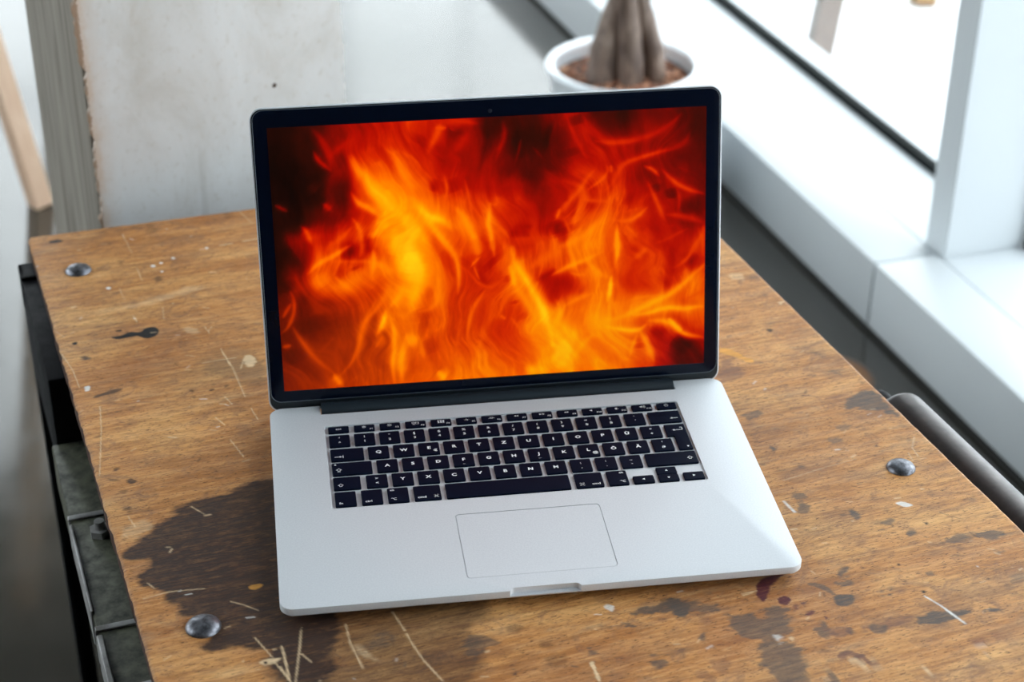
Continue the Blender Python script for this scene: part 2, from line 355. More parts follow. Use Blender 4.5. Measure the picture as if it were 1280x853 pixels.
# ------------------------------------------------------------------ workbench
TB = thing('workbench', 'worn stained plywood workbench with round bolt heads on black steel legs', 'table', (-.395094, .592202, 0), R(11.5))
TZ = .7075
STAINS = json.loads('''[["p","D",0.93,10,[133.7,455.2,117.1,456.0,101.7,457.2,91.2,464.3,77.2,465.8,63.9,467.5,47.9,474.5,34.6,484.2,21.1,495.6,11.1,505.0,4.0,514.2,11.3,520.6,23.9,522.0,20.7,534.3,9.8,539.9,14.5,550.9,21.6,557.0,23.8,569.6,33.4,579.3,32.5,589.7,53.1,610.9,45.8,620.5,37.8,628.7,49.3,636.9,62.5,634.8,75.8,642.0,77.9,656.1,79.6,677.9,110.1,702.0,146.1,566.4,159.8,468.6]],["p","D",0.62,22,[83.9,613.8,229.9,633.2,229.3,660.0,210.9,669.4,213.6,690.8,189.1,729.6,76.6,690.4,73.2,648.6]],["p","B",0.35,14,[102.9,270.2,131.8,251.5,157.9,263.7,157.6,299.4,147.3,310.3,106.8,281.9]],["p","B",0.45,14,[109.8,275.1,162.1,280.6,154.4,327.3,133.8,323.2,112.7,291.6]],["p","K",1,1.2,[44.1,208.2,54.2,209.1,61.3,204.3,70.0,208.9,75.9,202.7,83.7,203.7,86.1,212.2,80.8,219.6,72.6,221.4,67.7,213.1,59.7,213.6,50.2,214.3]],["p","K",0.9,1.5,[50.4,198.2,55.8,198.8,56.0,201.8,50.4,201.2]],["p","K",0.95,1.5,[13.4,207.4,18.1,207.1,16.5,211.8,13.5,211.1]],["p","G",0.8,3,[14.9,232.0,23.4,231.8,22.5,237.8,15.8,236.4]],["p","K",0.85,2.5,[17.9,15.8,25.1,13.6,30.7,16.3,30.9,21.5,19.1,20.2]],["p","D",0.6,5,[97.3,117.3,102.8,114.4,104.2,123.4,99.3,124.9]],["p","D",0.4,5,[72.1,76.9,76.0,73.7,76.6,82.3,72.1,87.5]],["p","D",0.35,9,[109.6,7.1,118.3,8.0,117.0,29.9,106.6,34.4]],["p","D",0.35,8,[183.0,7.3,191.4,10.2,190.6,22.5,182.2,19.6]],["p","W",0.9,1.2,[99.7,93.1,101.2,92.0,103.2,94.0,102.3,97.0,99.9,96.1]],["p","W",0.9,1.2,[107.4,90.4,108.5,89.6,110.1,91.0,109.4,93.2,107.6,92.6]],["p","W",0.9,1.2,[119.2,83.9,120.7,82.8,122.8,84.8,121.9,87.8,119.4,86.9]],["p","W",0.9,1.2,[105.5,106.7,106.5,106.0,107.8,107.2,107.2,109.1,105.7,108.6]],["p","W",0.9,1.2,[54.7,121.0,56.4,119.7,58.8,121.9,57.8,125.3,55.0,124.4]],["p","W",0.9,1.2,[152.1,74.8,153.6,73.6,155.7,75.6,154.7,78.7,152.2,77.8]],["p","W",0.9,1.2,[68.2,182.6,69.4,181.8,71.0,183.2,70.3,185.5,68.4,184.8]],["l","C",0.85,1.6,[166.2,74.6,177.6,74.6]],["l","C",0.85,1.6,[188.1,73.5,201.9,72.7]],["p","C",0.3,12,[65.6,158.2,93.1,150.1,124.3,143.0,137.6,151.9,100.6,163.3,67.9,163.9]],["p","C",0.35,7,[107.5,213.6,117.4,220.3,117.7,227.0,108.8,223.3]],["p","C",0.5,3,[19.8,145.9,24.9,144.2,26.0,147.4,20.9,149.8]],["l","C",0.8,0.8,[123.2,215.6,125.2,229.6]],["l","C",0.8,0.8,[128.9,219.3,125.4,224.7]],["l","C",0.7,0.9,[68.8,178.3,70.6,191.5]],["l","C",0.7,0.8,[129.1,257.0,130.8,286.1]],["l","C",0.5,0.8,[85.0,23.0,87.1,63.0]],["l","C",0.6,0.8,[86.3,93.1,87.3,118.6]],["l","C",0.5,0.8,[65.8,126.5,66.6,147.4]],["l","C",0.6,0.8,[197.3,8.0,204.0,39.4]],["l","C",0.5,0.8,[2.8,184.1,8.3,195.9]],["l","C",0.5,1,[95.8,172.1,93.0,191.7]],["p","C",0.8,3,[144.2,275.0,152.2,274.6,154.0,287.9,146.9,294.8,142.3,290.7]],["p","C",0.4,5,[116.6,263.9,119.9,263.4,118.7,269.4,116.5,268.6]],["l","C",0.75,0.9,[2.5,222.3,7.6,252.3,9.0,280.1]],["l","C",0.75,0.9,[20.4,313.5,16.1,348.8,5.6,409.4]],["l","C",0.75,0.9,[128.8,262.7,131.9,289.0,132.1,337.5]],["l","C",0.75,0.9,[132.8,355.2,134.1,372.8]],["l","C",0.75,0.9,[116.6,332.1,119.9,345.0]],["l","C",0.75,0.9,[107.9,394.4,112.5,420.2]],["l","C",0.75,0.9,[109.8,275.1,137.9,275.4]],["l","C",0.75,0.9,[144.5,277.7,137.8,294.1]],["l","C",0.75,0.9,[103.4,359.4,108.1,372.3]],["p","W",0.9,2,[12.8,279.9,17.3,279.9,16.4,288.0,11.5,288.4]],["p","D",0.75,3,[15.2,298.8,33.4,292.1,43.9,292.1,38.7,296.3,21.8,299.9]],["p","D",0.7,3,[91.6,313.1,96.7,314.2,93.1,317.2]],["p","D",1,3,[105.4,318.5,110.8,317.6,108.4,321.6]],["p","D",0.8,3,[118.4,314.9,125.2,314.2,121.4,318.0]],["p","D",0.9,3,[48.7,257.8,50.7,257.8,49.9,260.7,48.5,260.2]],["p","D",0.75,3,[14.9,232.9,19.8,230.8,24.2,234.6,18.9,237.4]],["p","D",0.7,3,[16.0,403.1,21.7,404.1,18.5,409.2]],["p","D",0.6,3,[10.1,414.0,20.4,419.6,19.2,422.3,11.4,419.1]],["p","D",0.8,3,[23.6,421.2,27.4,419.0,32.2,425.8,26.1,428.5]],["p","D",0.45,3,[14.1,433.2,22.3,435.0,19.0,439.9]],["p","D",0.6,3,[16.5,456.3,22.7,457.5,18.5,460.4]],["p","D",0.5,3,[27.8,449.9,31.8,450.8,29.4,452.9]],["p","D",0.5,3,[91.1,323.3,95.6,323.4,92.8,328.6]],["p","D",0.35,3,[42.8,390.8,55.1,389.7,53.6,394.5]],["p","D",0.4,3,[6.1,356.4,15.0,354.0,13.5,359.5]],["p","Y",0.85,2,[82.9,575.1,92.1,576.5,86.9,580.5,83.1,579.7]],["l","C",0.6,1.0,[11.6,565.3,29.7,563.6,52.9,568.0]],["l","C",0.6,1.0,[66.9,587.7,74.5,594.1,82.3,602.9]],["l","C",0.6,1.0,[17.3,549.3,20.7,557.0]],["l","C",0.6,1.0,[74.0,629.8,80.4,652.8]],["l","C",0.6,1.0,[89.1,646.7,86.1,677.2]],["l","C",0.6,1.0,[80.7,657.5,86.1,680.1]],["l","C",0.6,1.0,[17.2,467.9,20.2,482.8]],["l","C",0.6,1.0,[62.7,470.9,69.9,483.4]],["p","C",0.75,3,[70.4,655.4,75.9,653.5,87.3,654.1,83.5,657.8,74.4,659.8]],["p","K",0.95,1,[74.4,655.3,76.4,656.0,75.3,658.3,74.0,657.4]],["p","D",0.4,5,[15.7,458.0,22.1,457.4,19.6,465.0]],["p","C",0.3,6,[10.4,480.8,27.0,475.5,34.0,489.0,17.1,496.8,7.3,490.7]],["l","C",0.65,1.2,[104.5,633.0,100.4,646.7,95.1,662.8,89.0,681.2]],["l","C",0.65,1.2,[88.6,644.2,85.9,677.1]],["l","C",0.65,1.2,[83.0,663.4,86.2,680.2]],["l","C",0.65,1.2,[134.1,636.5,132.0,656.0,133.2,682.5]],["l","C",0.65,1.2,[169.7,659.1,170.4,671.0,172.6,688.2,178.1,710.9]],["l","C",0.65,1.2,[167.3,634.3,169.6,655.7]],["l","C",0.65,1.2,[99.3,656.1,103.2,665.6]],["p","C",0.35,8,[131.6,657.5,137.8,658.0,139.3,671.7,146.2,677.4,141.5,679.0,134.4,666.7]],["p","G",0.45,8,[139.8,658.7,152.2,656.4,163.9,660.4,155.8,666.0,141.0,665.8]],["p","W",0.75,2.5,[301.5,675.8,307.5,673.6,311.3,678.4,306.5,683.0]],["p","C",0.85,1.5,[272.7,725.7,276.7,724.9,275.9,730.4,274.6,745.1,271.4,744.7,272.8,732.9]],["p","G",0.8,5,[313.1,686.3,325.9,684.9,338.6,682.4,352.8,682.4,361.0,690.2,355.2,705.8,344.5,695.3,330.4,689.4,317.3,693.0]],["p","G",0.8,5,[307.8,696.0,313.8,695.2,315.8,700.1,310.5,700.2]],["p","G",0.7,5,[277.9,709.5,281.3,712.2,278.6,717.2,276.6,714.3]],["p","G",0.7,5,[311.0,737.2,318.8,736.3,322.3,743.0,313.8,744.9]],["p","D",0.45,5,[249.9,695.7,259.2,697.1,255.5,703.6,249.1,701.0]],["p","D",0.35,5,[248.7,711.9,264.3,712.7,260.0,724.0,249.2,720.2]],["p","G",0.6,5,[205.8,671.0,220.0,679.7,225.9,687.3,211.1,691.4,198.1,694.2]],["p","G",0.5,5,[222.7,713.7,227.1,714.8,223.6,721.1]],["p","D",0.35,5,[231.7,674.3,245.1,675.1,240.9,683.2,232.1,680.1]],["p","G",0.4,5,[271.6,693.9,277.6,697.8,271.2,701.3]],["p","G",0.72,7,[350.5,681.5,363.0,688.6,374.8,697.3,382.2,707.2,389.0,713.2,397.3,723.2,400.7,722.6,406.0,711.8,415.4,711.4,421.3,717.2,412.0,740.8,398.8,746.6,405.7,754.2,410.2,759.2,407.3,778.5,399.7,797.2,376.2,789.0,378.9,765.2,382.7,747.9,381.4,733.6,377.8,728.8,379.1,718.7,370.7,705.9,354.2,702.8,345.2,693.4]],["p","G",0.92,2.5,[455.3,718.9,460.0,715.9,469.7,718.9,468.8,725.4,464.2,729.9,457.3,730.1,453.1,726.4]],["p","G",0.7,2.5,[446.3,697.1,456.1,702.3,458.9,714.6,456.3,715.9,450.8,705.2,444.5,700.6]],["p","G",0.7,3,[464.4,704.3,477.2,707.4,469.2,709.4]],["p","G",0.7,4,[477.1,691.5,482.1,689.4,478.0,699.5,470.8,698.4]],["p","M",0.9,2.5,[411.5,690.1,418.8,685.0,429.9,682.8,438.1,684.3,424.1,689.3,416.0,696.8,408.9,709.2,406.4,705.0]],["p","M",0.9,2.5,[419.0,706.3,426.0,705.0,428.1,712.2,420.8,716.4,416.8,712.3]],["p","M",0.6,3,[426.3,715.2,430.0,716.9,426.4,721.1,424.2,718.2]],["p","M",0.8,3,[429.2,727.5,437.1,726.8,430.5,730.8]],["p","M",0.8,1.5,[442.2,728.4,444.2,728.8,442.8,730.8]],["p","M",0.8,1.5,[439.8,734.8,442.0,735.2,439.9,737.3]],["p","M",0.7,2,[431.4,716.1,434.4,716.2,432.8,718.6]],["p","W",0.6,5,[397.7,739.3,405.3,743.3,397.7,749.4]],["p","C",0.6,3,[406.4,745.8,411.0,746.2,408.6,750.1]],["p","G",0.7,3.5,[351.1,725.1,356.7,723.3,355.6,729.9,350.7,731.1]],["p","P",0.45,7,[349.9,750.4,360.4,750.4,361.0,760.7,351.6,764.4,349.1,755.2]],["p","G",0.72,3,[428.1,744.6,435.1,741.7,437.8,740.0,435.8,747.3,441.7,750.2,431.1,754.8,427.0,752.5]],["p","G",0.7,3,[449.3,749.3,451.3,752.7,447.7,754.4]],["p","G",0.6,4,[427.5,760.5,437.9,761.7,427.2,765.5]],["p","P",0.75,3,[428.7,774.2,434.3,770.2,440.5,769.8,446.3,777.3,443.1,782.9,437.9,772.3,429.1,779.7]],["p","G",0.75,4,[418.1,781.4,421.8,782.2,417.1,798.4,408.3,795.3]],["p","G",0.85,4,[431.0,793.4,438.6,793.6,432.9,803.9,425.5,801.3]],["p","P",0.45,5,[336.1,755.3,342.7,760.9,342.1,769.5,335.1,764.9]],["p","P",0.4,5,[360.2,706.7,367.5,710.2,363.3,716.7,358.9,713.4]],["p","P",0.6,2,[457.9,751.4,460.1,752.6,458.6,755.2]],["l","C",0.7,1.1,[398.1,694.4,409.1,694.5]],["l","C",0.7,1.1,[398.4,696.3,406.2,695.3]],["l","C",0.7,1.1,[455.0,687.7,455.9,690.9]],["p","G",0.9,3,[495.8,757.3,509.7,754.2,524.4,755.1,538.4,760.0,554.4,763.1,558.3,770.3,545.3,765.3,532.2,764.4,520.2,767.5,507.1,767.0,496.5,762.3]],["p","P",0.6,5,[459.0,752.6,474.4,751.5,490.1,750.5,496.8,757.6,482.4,757.9,466.8,757.7]],["p","P",0.5,4,[527.8,749.4,544.7,749.8,559.8,760.0,555.2,772.4,555.4,761.5,542.9,752.7]],["p","G",0.7,3,[512.5,630.5,519.1,631.6,519.4,643.1,512.8,644.7,511.7,635.9]],["p","G",0.5,3,[528.9,652.0,538.0,652.3,537.9,656.2,531.8,656.9]],["p","G",0.7,3,[540.1,669.7,548.2,672.5,544.7,676.3,539.3,673.3]],["p","K",0.9,1,[549.2,676.8,552.3,679.4,550.9,680.6]],["p","G",0.55,4,[562.8,687.7,578.1,684.8,578.0,688.4,565.2,691.8]],["p","G",0.75,4,[586.3,690.4,596.0,685.0,605.7,689.8,605.5,695.8,593.4,694.8]],["p","G",0.6,4,[585.3,709.8,594.8,709.6,597.0,713.1,591.0,715.5]],["p","G",0.65,3,[528.4,713.7,536.5,715.2,535.9,722.5,528.5,719.9]],["p","G",0.65,3,[483.9,724.7,491.6,724.4,496.6,728.6,486.7,730.6]],["p","P",0.65,3,[517.3,777.7,524.0,777.6,521.4,783.4,516.9,782.3]],["p","M",0.5,3,[514.6,791.5,538.1,787.3,561.8,785.1,560.3,787.4,530.3,791.6,516.8,794.6]],["p","G",0.65,4,[516.8,803.8,528.5,797.1,531.0,804.1,523.8,810.1,518.2,808.1]],["p","P",0.75,3,[429.6,770.4,441.7,769.1,446.5,782.2,455.4,789.2,445.2,790.2,439.2,775.1,429.5,777.2]],["p","G",0.65,3,[464.2,751.6,474.3,754.6,470.8,762.2,463.6,760.4]],["p","G",0.4,4,[584.1,736.7,593.2,736.8,589.1,746.1,581.0,744.6]],["p","P",0.5,3,[472.7,780.4,479.7,782.4,476.5,785.1]],["p","P",0.35,4,[502.3,702.6,508.7,703.5,503.6,710.8,498.5,707.7]],["p","P",0.3,5,[502.1,681.4,510.4,679.0,508.8,686.4,497.3,693.0]],["p","P",0.5,3,[539.2,801.2,543.0,803.0,538.5,806.1]],["p","G",0.4,2,[534.0,736.6,541.1,739.1,539.1,740.9]],["p","P",0.6,4,[433.3,745.6,448.1,748.4,450.6,752.8,438.3,754.4,434.2,753.0]],["p","K",0.95,1,[515.9,699.4,517.7,700.1,516.6,702.3,514.8,701.9]],["p","K",0.95,1,[566.5,733.9,568.4,734.6,567.2,736.7,565.3,736.3]],["p","K",0.95,1,[516.7,731.8,518.6,732.5,517.5,734.6,515.7,734.2]],["p","K",0.95,1,[544.1,785.8,545.9,786.4,544.7,788.4,543.0,788.0]],["p","K",0.95,1,[524.5,804.2,526.2,804.8,525.2,806.7,523.4,806.3]],["p","K",0.95,1,[559.3,663.7,561.3,664.3,560.1,666.7,558.1,666.3]],["p","W",0.85,2,[550.1,636.1,558.6,635.5,563.1,642.9,555.7,643.7]],["l","W",0.9,1.3,[515.3,737.6,520.4,750.5,525.9,771.9]],["l","W",0.8,1.6,[521.3,754.5,525.4,770.0]],["l","D",0.7,0.7,[575.7,656.1,581.1,663.6,587.7,669.3]],["l","K",0.85,0.9,[583.9,684.1,584.5,689.0,586.6,691.9]],["l","C",0.6,1.1,[466.1,809.7,482.1,803.0]],["p","C",0.5,4,[434.5,776.3,440.2,780.5,442.7,790.4,435.7,785.7]],["p","G",0.8,5,[579.9,504.2,594.3,495.6,608.2,491.8,614.0,495.6,615.8,529.9,617.5,543.7,601.0,525.4,594.3,513.2,577.2,512.6]],["p","G",0.5,4,[592.4,458.4,605.3,457.5,599.4,465.4,593.2,463.3]],["p","Y",0.8,3,[523.4,392.9,531.4,394.9,543.8,422.6,537.2,424.0,526.3,405.7,520.1,399.9]],["p","P",0.6,8,[520.4,399.2,530.4,429.9,512.1,439.5,500.1,442.4]],["p","C",0.35,5,[585.7,279.0,599.4,279.5,596.3,291.2,583.7,289.8]],["p","C",0.55,3,[604.3,337.4,613.4,337.7,605.7,344.7]],["p","K",0.85,2,[575.2,376.7,581.2,378.0,577.0,383.1,574.5,381.1]],["p","G",0.55,4,[558.3,530.1,574.4,532.7,561.0,539.3]],["p","G",0.6,4,[543.0,542.5,556.2,543.5,550.5,550.9,541.9,549.0]],["p","G",0.7,4,[479.7,599.4,497.5,603.0,486.0,626.7,474.3,622.6,484.3,612.6]],["p","G",0.6,4,[513.6,628.0,520.3,639.6,512.1,645.5]],["p","G",0.6,4,[497.2,493.4,513.6,491.8,500.0,500.4]],["p","G",0.6,4,[503.8,565.4,512.8,571.8,503.2,576.2]],["p","G",0.4,4,[534.2,649.6,539.8,654.1,531.9,656.4]],["p","G",0.6,4,[541.3,667.2,548.7,672.3,540.4,675.4]],["p","G",0.9,4,[497.8,540.7,501.4,543.6,496.8,546.0]],["p","G",0.4,4,[574.4,683.7,590.4,684.3,574.7,693.7,562.7,689.5]],["p","G",0.5,4,[486.4,719.9,496.9,725.9,487.2,729.3]],["p","G",0.5,4,[476.0,688.4,484.9,689.1,477.1,700.5,471.7,696.3]],["l","W",0.9,2,[474.7,607.2,476.0,621.2]],["l","C",0.6,0.9,[609.3,563.7,600.3,576.2,598.5,588.1]],["l","C",0.5,0.9,[593.8,581.3,591.7,591.9]],["l","C",0.4,0.9,[486.4,583.0,526.0,577.5,552.4,575.5]]]''')
def worktop():
    # local x along the far edge, local y towards the far side (so towards the camera is negative)
    W_, bn = 608., 762
    us = np.linspace(0, 1, 609); bs = np.concatenate([np.arange(0, bn + 1, 1.), np.arange(bn + 8, 931, 8.)])
    U, B = np.meshgrid(us, bs); tB = B / 920.
    # measured corners of the slightly out-of-square top (mm): (0,0) (608,25) (4.9,920) (626.5,945)
    A_ = U * (1 - tB) * 607.98 + (1 - U) * tB * 4.9 + U * tB * 626.5
    Bb = U * (1 - tB) * 25.2 + (1 - U) * tB * 920 + U * tB * 945
    # worn edges
    je = vnoise(B / 9., B * 0, 3, 4, .6) * 1.1
    A_ += np.where(U < .02, (1 - U / .02) * (je + .6), 0); A_ -= np.where(U > .98, (1 - (1 - U) / .02) * (vnoise(B / 14., B * 0 + 5, 4, 3) * .5 + .3), 0)
    Bb += np.where(B < 12, (1 - B / 12) * (vnoise(A_ / 12., A_ * 0 + 2, 6, 4, .6) * 1.0 + .4), 0)
    # rounded far-left corner
    r = 11.; dx = r - A_; dy = r - (Bb - A_ * .0414); m = (dx > 0) & (dy > 0); L = np.hypot(dx, dy); m &= L > r
    sc = np.where(m, r / np.maximum(L, 1e-6), 1.); A_ = np.where(m, r - dx * sc, A_); Bb = np.where(m, r - dy * sc + A_ * .0414, Bb)
    X, Y = A_, Bb
    Z = np.zeros_like(X)
    # softly rounded top arris
    d = np.minimum(np.minimum(U, 1 - U) * 608, B); Z -= np.where(d < 2.5, (1 - d / 2.5) ** 2 * 1.4, 0)
    col = np.zeros(X.shape + (4,)); ct = np.zeros(X.shape + (3,)); al = np.zeros(X.shape)
    PAL = {'D': lin(60, 42, 34), 'G': lin(88, 77, 70), 'K': lin(10, 12, 16), 'M': lin(84, 28, 44), 'B': lin(130, 98, 70), 'W': lin(236, 234, 230), 'C': lin(238, 208, 166), 'Y': lin(224, 158, 66), 'P': lin(124, 84, 66)}
    def blend(sl, m, c):
        c = np.array(c[:3]); a0 = al[sl]; a1 = a0 + m - a0 * m
        w0 = np.where(a1 > 1e-5, a0 * (1 - m) / np.maximum(a1, 1e-5), 0)[..., None]
        ct[sl] = ct[sl] * w0 + c * (1 - w0); al[sl] = a1
    n1 = vnoise(X / 26., Y / 12., 11, 5, .62); n2 = vnoise(X / 7., Y / 3., 12, 4, .6)
    blend((slice(0, None), slice(0, None)), np.clip(vnoise(X / 46., Y / 17., 51, 5, .62) * 2.6 - .35, 0, 1) * (.26 + .2 * np.clip(X / 600, 0, 1)), lin(126, 88, 66))
    blend((slice(0, None), slice(0, None)), np.clip(vnoise(X / 17., Y / 7.5, 52, 5, .65) * 3.6 - 1.25, 0, 1) * (.35 + .3 * np.clip(X / 600, 0, 1)), lin(96, 72, 58))
    blend((slice(0, None), slice(0, None)), np.clip(vnoise(X / 60., Y / 14., 53, 4, .6) * 2.6 - .75, 0, 1) * .3, lin(226, 186, 136))
    for kind, cn, k, s, q in STAINS:
        pts = list(zip(q[0::2], q[1::2])); xs = q[0::2]; ys = q[1::2]
        if kind == 'p':
            for _ in range(2): pts = [p for a, b in zip(pts, pts[1:] + pts[:1]) for p in ((a[0] * .78 + b[0] * .22, a[1] * .78 + b[1] * .22), (a[0] * .22 + b[0] * .78, a[1] * .22 + b[1] * .78))]
        pad = s * 2 + 8
        rr = np.where((bs > min(ys) - pad - 26) & (bs < max(ys) + pad))[0]
        cc = np.where((us * 626 > min(xs) - pad - 10) & (us * 608 < max(xs) + pad))[0]
        if not len(rr) or not len(cc): continue
        sl = (slice(rr[0], rr[-1] + 1), slice(cc[0], cc[-1] + 1)); x, y = X[sl], Y[sl]
        if kind == 'p':
            sd = segdist(x, y, pts + pts[:1]); sd = np.where(inside(x, y, pts), -sd, sd)
            rg = 1.7 if cn in 'GP' and s >= 3 else 1.; sd = sd + n1[sl] * min(s, 8) * .9 * rg + n2[sl] * min(s, 5) * .6 * rg
            s_ = max(1., s * .5); m = np.clip(.5 - sd / s_, 0, 1) * min(1, k * 1.06); m = m * (1 - .22 * np.clip(n2[sl] + .3 * n1[sl], 0, 1) * (s > 1.6))
        else:
            sd = segdist(x, y, pts); m = np.clip(1.3 - sd / (s * .68), 0, 1) * min(1, k * 1.15) * np.clip(.85 + .6 * n2[sl], .15, 1)
        blend(sl, m, PAL[cn])
    # small scattered specks and nicks
    rs = np.random.RandomState(4)
    for i in range(620):
        x0, y0 = rs.rand() * 600, rs.rand() * 750; ln = rs.rand() * 5 + .6; an = rs.normal(0, .5); cn = rs.choice(['D', 'K', 'C', 'C', 'W', 'P', 'P', 'G'])
        rr = slice(max(0, int(y0) - 34), max(1, int(y0) + 10)); cc = slice(max(0, int(x0) - 12), int(x0) + 12); x, y = X[rr, cc], Y[rr, cc]
        if not x.size: continue
        sd = segdist(x, y, [(x0, y0), (x0 + ln * math.cos(an), y0 + ln * math.sin(an))]); w_ = .5 + rs.rand() * .9
        blend((rr, cc), np.clip(1.1 - sd / w_, 0, 1) * rs.uniform(.3, .8), PAL[cn])
    for i in range(80):       # greyish ring-and-smudge wear, larger
        x0, y0 = 330 + rs.rand() * 280, rs.rand() * 740; a_, b_ = 4 + rs.rand() * 9, 2 + rs.rand() * 4
        rr = slice(max(0, int(y0) - 60), max(1, int(y0) + 24)); cc = slice(max(0, int(x0) - 34), int(x0) + 24); x, y = X[rr, cc], Y[rr, cc]
        if not x.size: continue
        q = np.hypot((x - x0) / a_, (y - y0) / b_) + n2[rr, cc] * .7
        blend((rr, cc), np.clip(1.15 - q, 0, 1) * rs.uniform(.25, .6), PAL[rs.choice(['G', 'P'])])
    col[..., :3] = ct; col[..., 3] = np.clip(al, 0, 1)
    o = gridmesh('worktop', X / 1000, -Y / 1000, TZ + Z / 1000, 'stain', col, WOOD, TB)
    shade(o.data, 60)
    # edge band: plywood sides and underside, its own mesh below the top sheet
    rim = [(X[0, j], Y[0, j]) for j in range(0, X.shape[1], 2)] + [(X[i, -1], Y[i, -1]) for i in range(1, X.shape[0], 2)] + [(X[-1, j], Y[-1, j]) for j in range(X.shape[1] - 1, -1, -8)] + [(X[i, 0], Y[i, 0]) for i in range(X.shape[0] - 2, 0, -2)]
    bm = bmesh.new(); ring = lambda ins, z: [(x / 1000 + (ins if x < 300 else -ins), -y / 1000, z) for x, y in rim]
    loft(bm, [ring(0, TZ - .00142), ring(.0006, TZ - .008), ring(0, TZ - .012), ring(.0008, TZ - .020)], False, True)
    obj('plywood_edge', bm, WOODSIDE, TB)
worktop()
def dome(x, y, r, z, n=24):
    bm = bmesh.new(); pr = [(r, 0), (r * .985, r * .10), (r * .90, r * .24), (r * .72, r * .37), (r * .45, r * .46), (r * .15, r * .5)]
    lathe(bm, [(a, z + b) for a, b in pr], n, x, y); bm.verts.ensure_lookup_table(); bm.faces.new([v for v in bm.verts][-n:])
    obj('bolt_head', bm, BOLT, TB, 60)
for x, y, r_ in ((.0361, -.0815, .0118), (.0441, -.6078, .0122), (.5782, -.5971, .0112), (.566, -.112, .0115)): dome(x, y, r_, TZ - .0008)
# steel frame: four angle legs, side beams, cross beam
def leg(x, y, sx):
    bm = bmesh.new(); z1 = TZ - .0205
    x0, x1 = (x, x + .018) if sx > 0 else (x - .018, x); box(bm, x0, x1, y - .003, y, 0, z1, None, .0006)
    xa, xb = (x, x + .003) if sx > 0 else (x - .003, x); box(bm, xa, xb, y - .022, y - .003, 0, z1, None, .0006); obj('leg', bm, DARKST, TB)
leg(-.0120, -.0125, 1); leg(-.0135, -.86, 1); leg(.606, -.06, -1); leg(.618, -.86, -1)
bm = bmesh.new(); box(bm, -.0125, .60, -.040, -.0145, TZ - .062, TZ - .0205, None, .001); obj('cross_rail', bm, DARKST, TB)
bm = bmesh.new(); box(bm, .008, .03, -.86, -.062, TZ - .050, TZ - .0205, None, .001); obj('side_rail', bm, DARKST, TB)
bm = bmesh.new(); box(bm, .58, .60, -.86, -.062, TZ - .050, TZ - .0205, None, .001); obj('side_rail', bm, DARKST, TB)
bm = bmesh.new(); box(bm, .10, .585, -.85, -.034, .06, TZ - .064, None, .004); obj('blocker_body', bm, DARKST, TB)  # unseen solid body added under the top to keep window light off the floor
# lower iron beam seen past the left edge, with straps and a bolt
BZ = TZ - .0875
bm = bmesh.new(); box(bm, -.0165, .095, -.90, -.222, BZ - .045, BZ, None, .002); obj('lower_beam', bm, BEAMST, TB, 30)
bm = bmesh.new(); box(bm, -.0150, .094, -.895, -.548, BZ - .001, BZ + .0012, None, .0005); obj('worn_plate', bm, BEAMWORN, TB, 30)
bm = bmesh.new(); box(bm, -.0120, .095, -.2215, -.0355, BZ - .045, TZ - .024, None, .002); obj('black_block', bm, DARKST, TB, 30)  # separate near-black block carrying the beam on to the leg
for y in (-.335, -.480, -.60):
    bm = bmesh.new(); box(bm, -.0180, .097, y - .003, y + .003, BZ - .03, BZ + .002, None, .0008); obj('strap', bm, BEAMWORN, TB)
bm = bmesh.new(); box(bm, -.0182, -.0155, -.46, -.345, BZ - .03, BZ + .003, None, .001); box(bm, -.0182, -.0135, -.56, -.49, BZ - .03, BZ + .004, None, .001); obj('edge_lip', bm, BEAMWORN, TB)
bm = bmesh.new(); bmesh.ops.create_cone(bm, cap_ends=True, segments=6, radius1=.0085, radius2=.0085, depth=.006, matrix=Matrix.Translation((.004, -.362, BZ + .003))); bmesh.ops.create_cone(bm, cap_ends=True, segments=16, radius1=.0045, radius2=.004, depth=.008, matrix=Matrix.Translation((.004, -.362, BZ + .009))); obj('hex_bolt', bm, BEAMWORN, TB)
# steel roller along the right side
def roller():
    # local frame of the bench: x across, y away
    ax = Vector((.0205, -1.0, 0)).normalized()          # along the right edge towards the camera
    p0 = Vector((.6395, -.497, TZ - .031)); r = .0235
    pts, rd = [], []
    for k in range(7):
        a = PI / 2 * k / 6; pts.append(p0 - ax * (.010 * math.cos(a)) ); rd.append(max(r * math.sin(a) ** .6, .006))
    pts += [p0 + ax * .02, p0 + ax * .43]; rd += [r, r]
    bm = bmesh.new(); tube(bm, pts, rd, 36); obj('roller', bm, TUBEST, TB, 50)
    bm = bmesh.new(); tube(bm, [p0 - ax * .038, p0 - ax * .036, p0 - ax * .03, p0 - ax * .008], [.003, .007, .0085, .0085], 16); obj('axle_end', bm, DARKST, TB, 50)
    bm = bmesh.new(); box(bm, .575, .650, -.492, -.4885, TZ - .036, TZ - .0205 + .006, None, .0008); obj('roller_bracket', bm, TUBEST, TB)
roller()

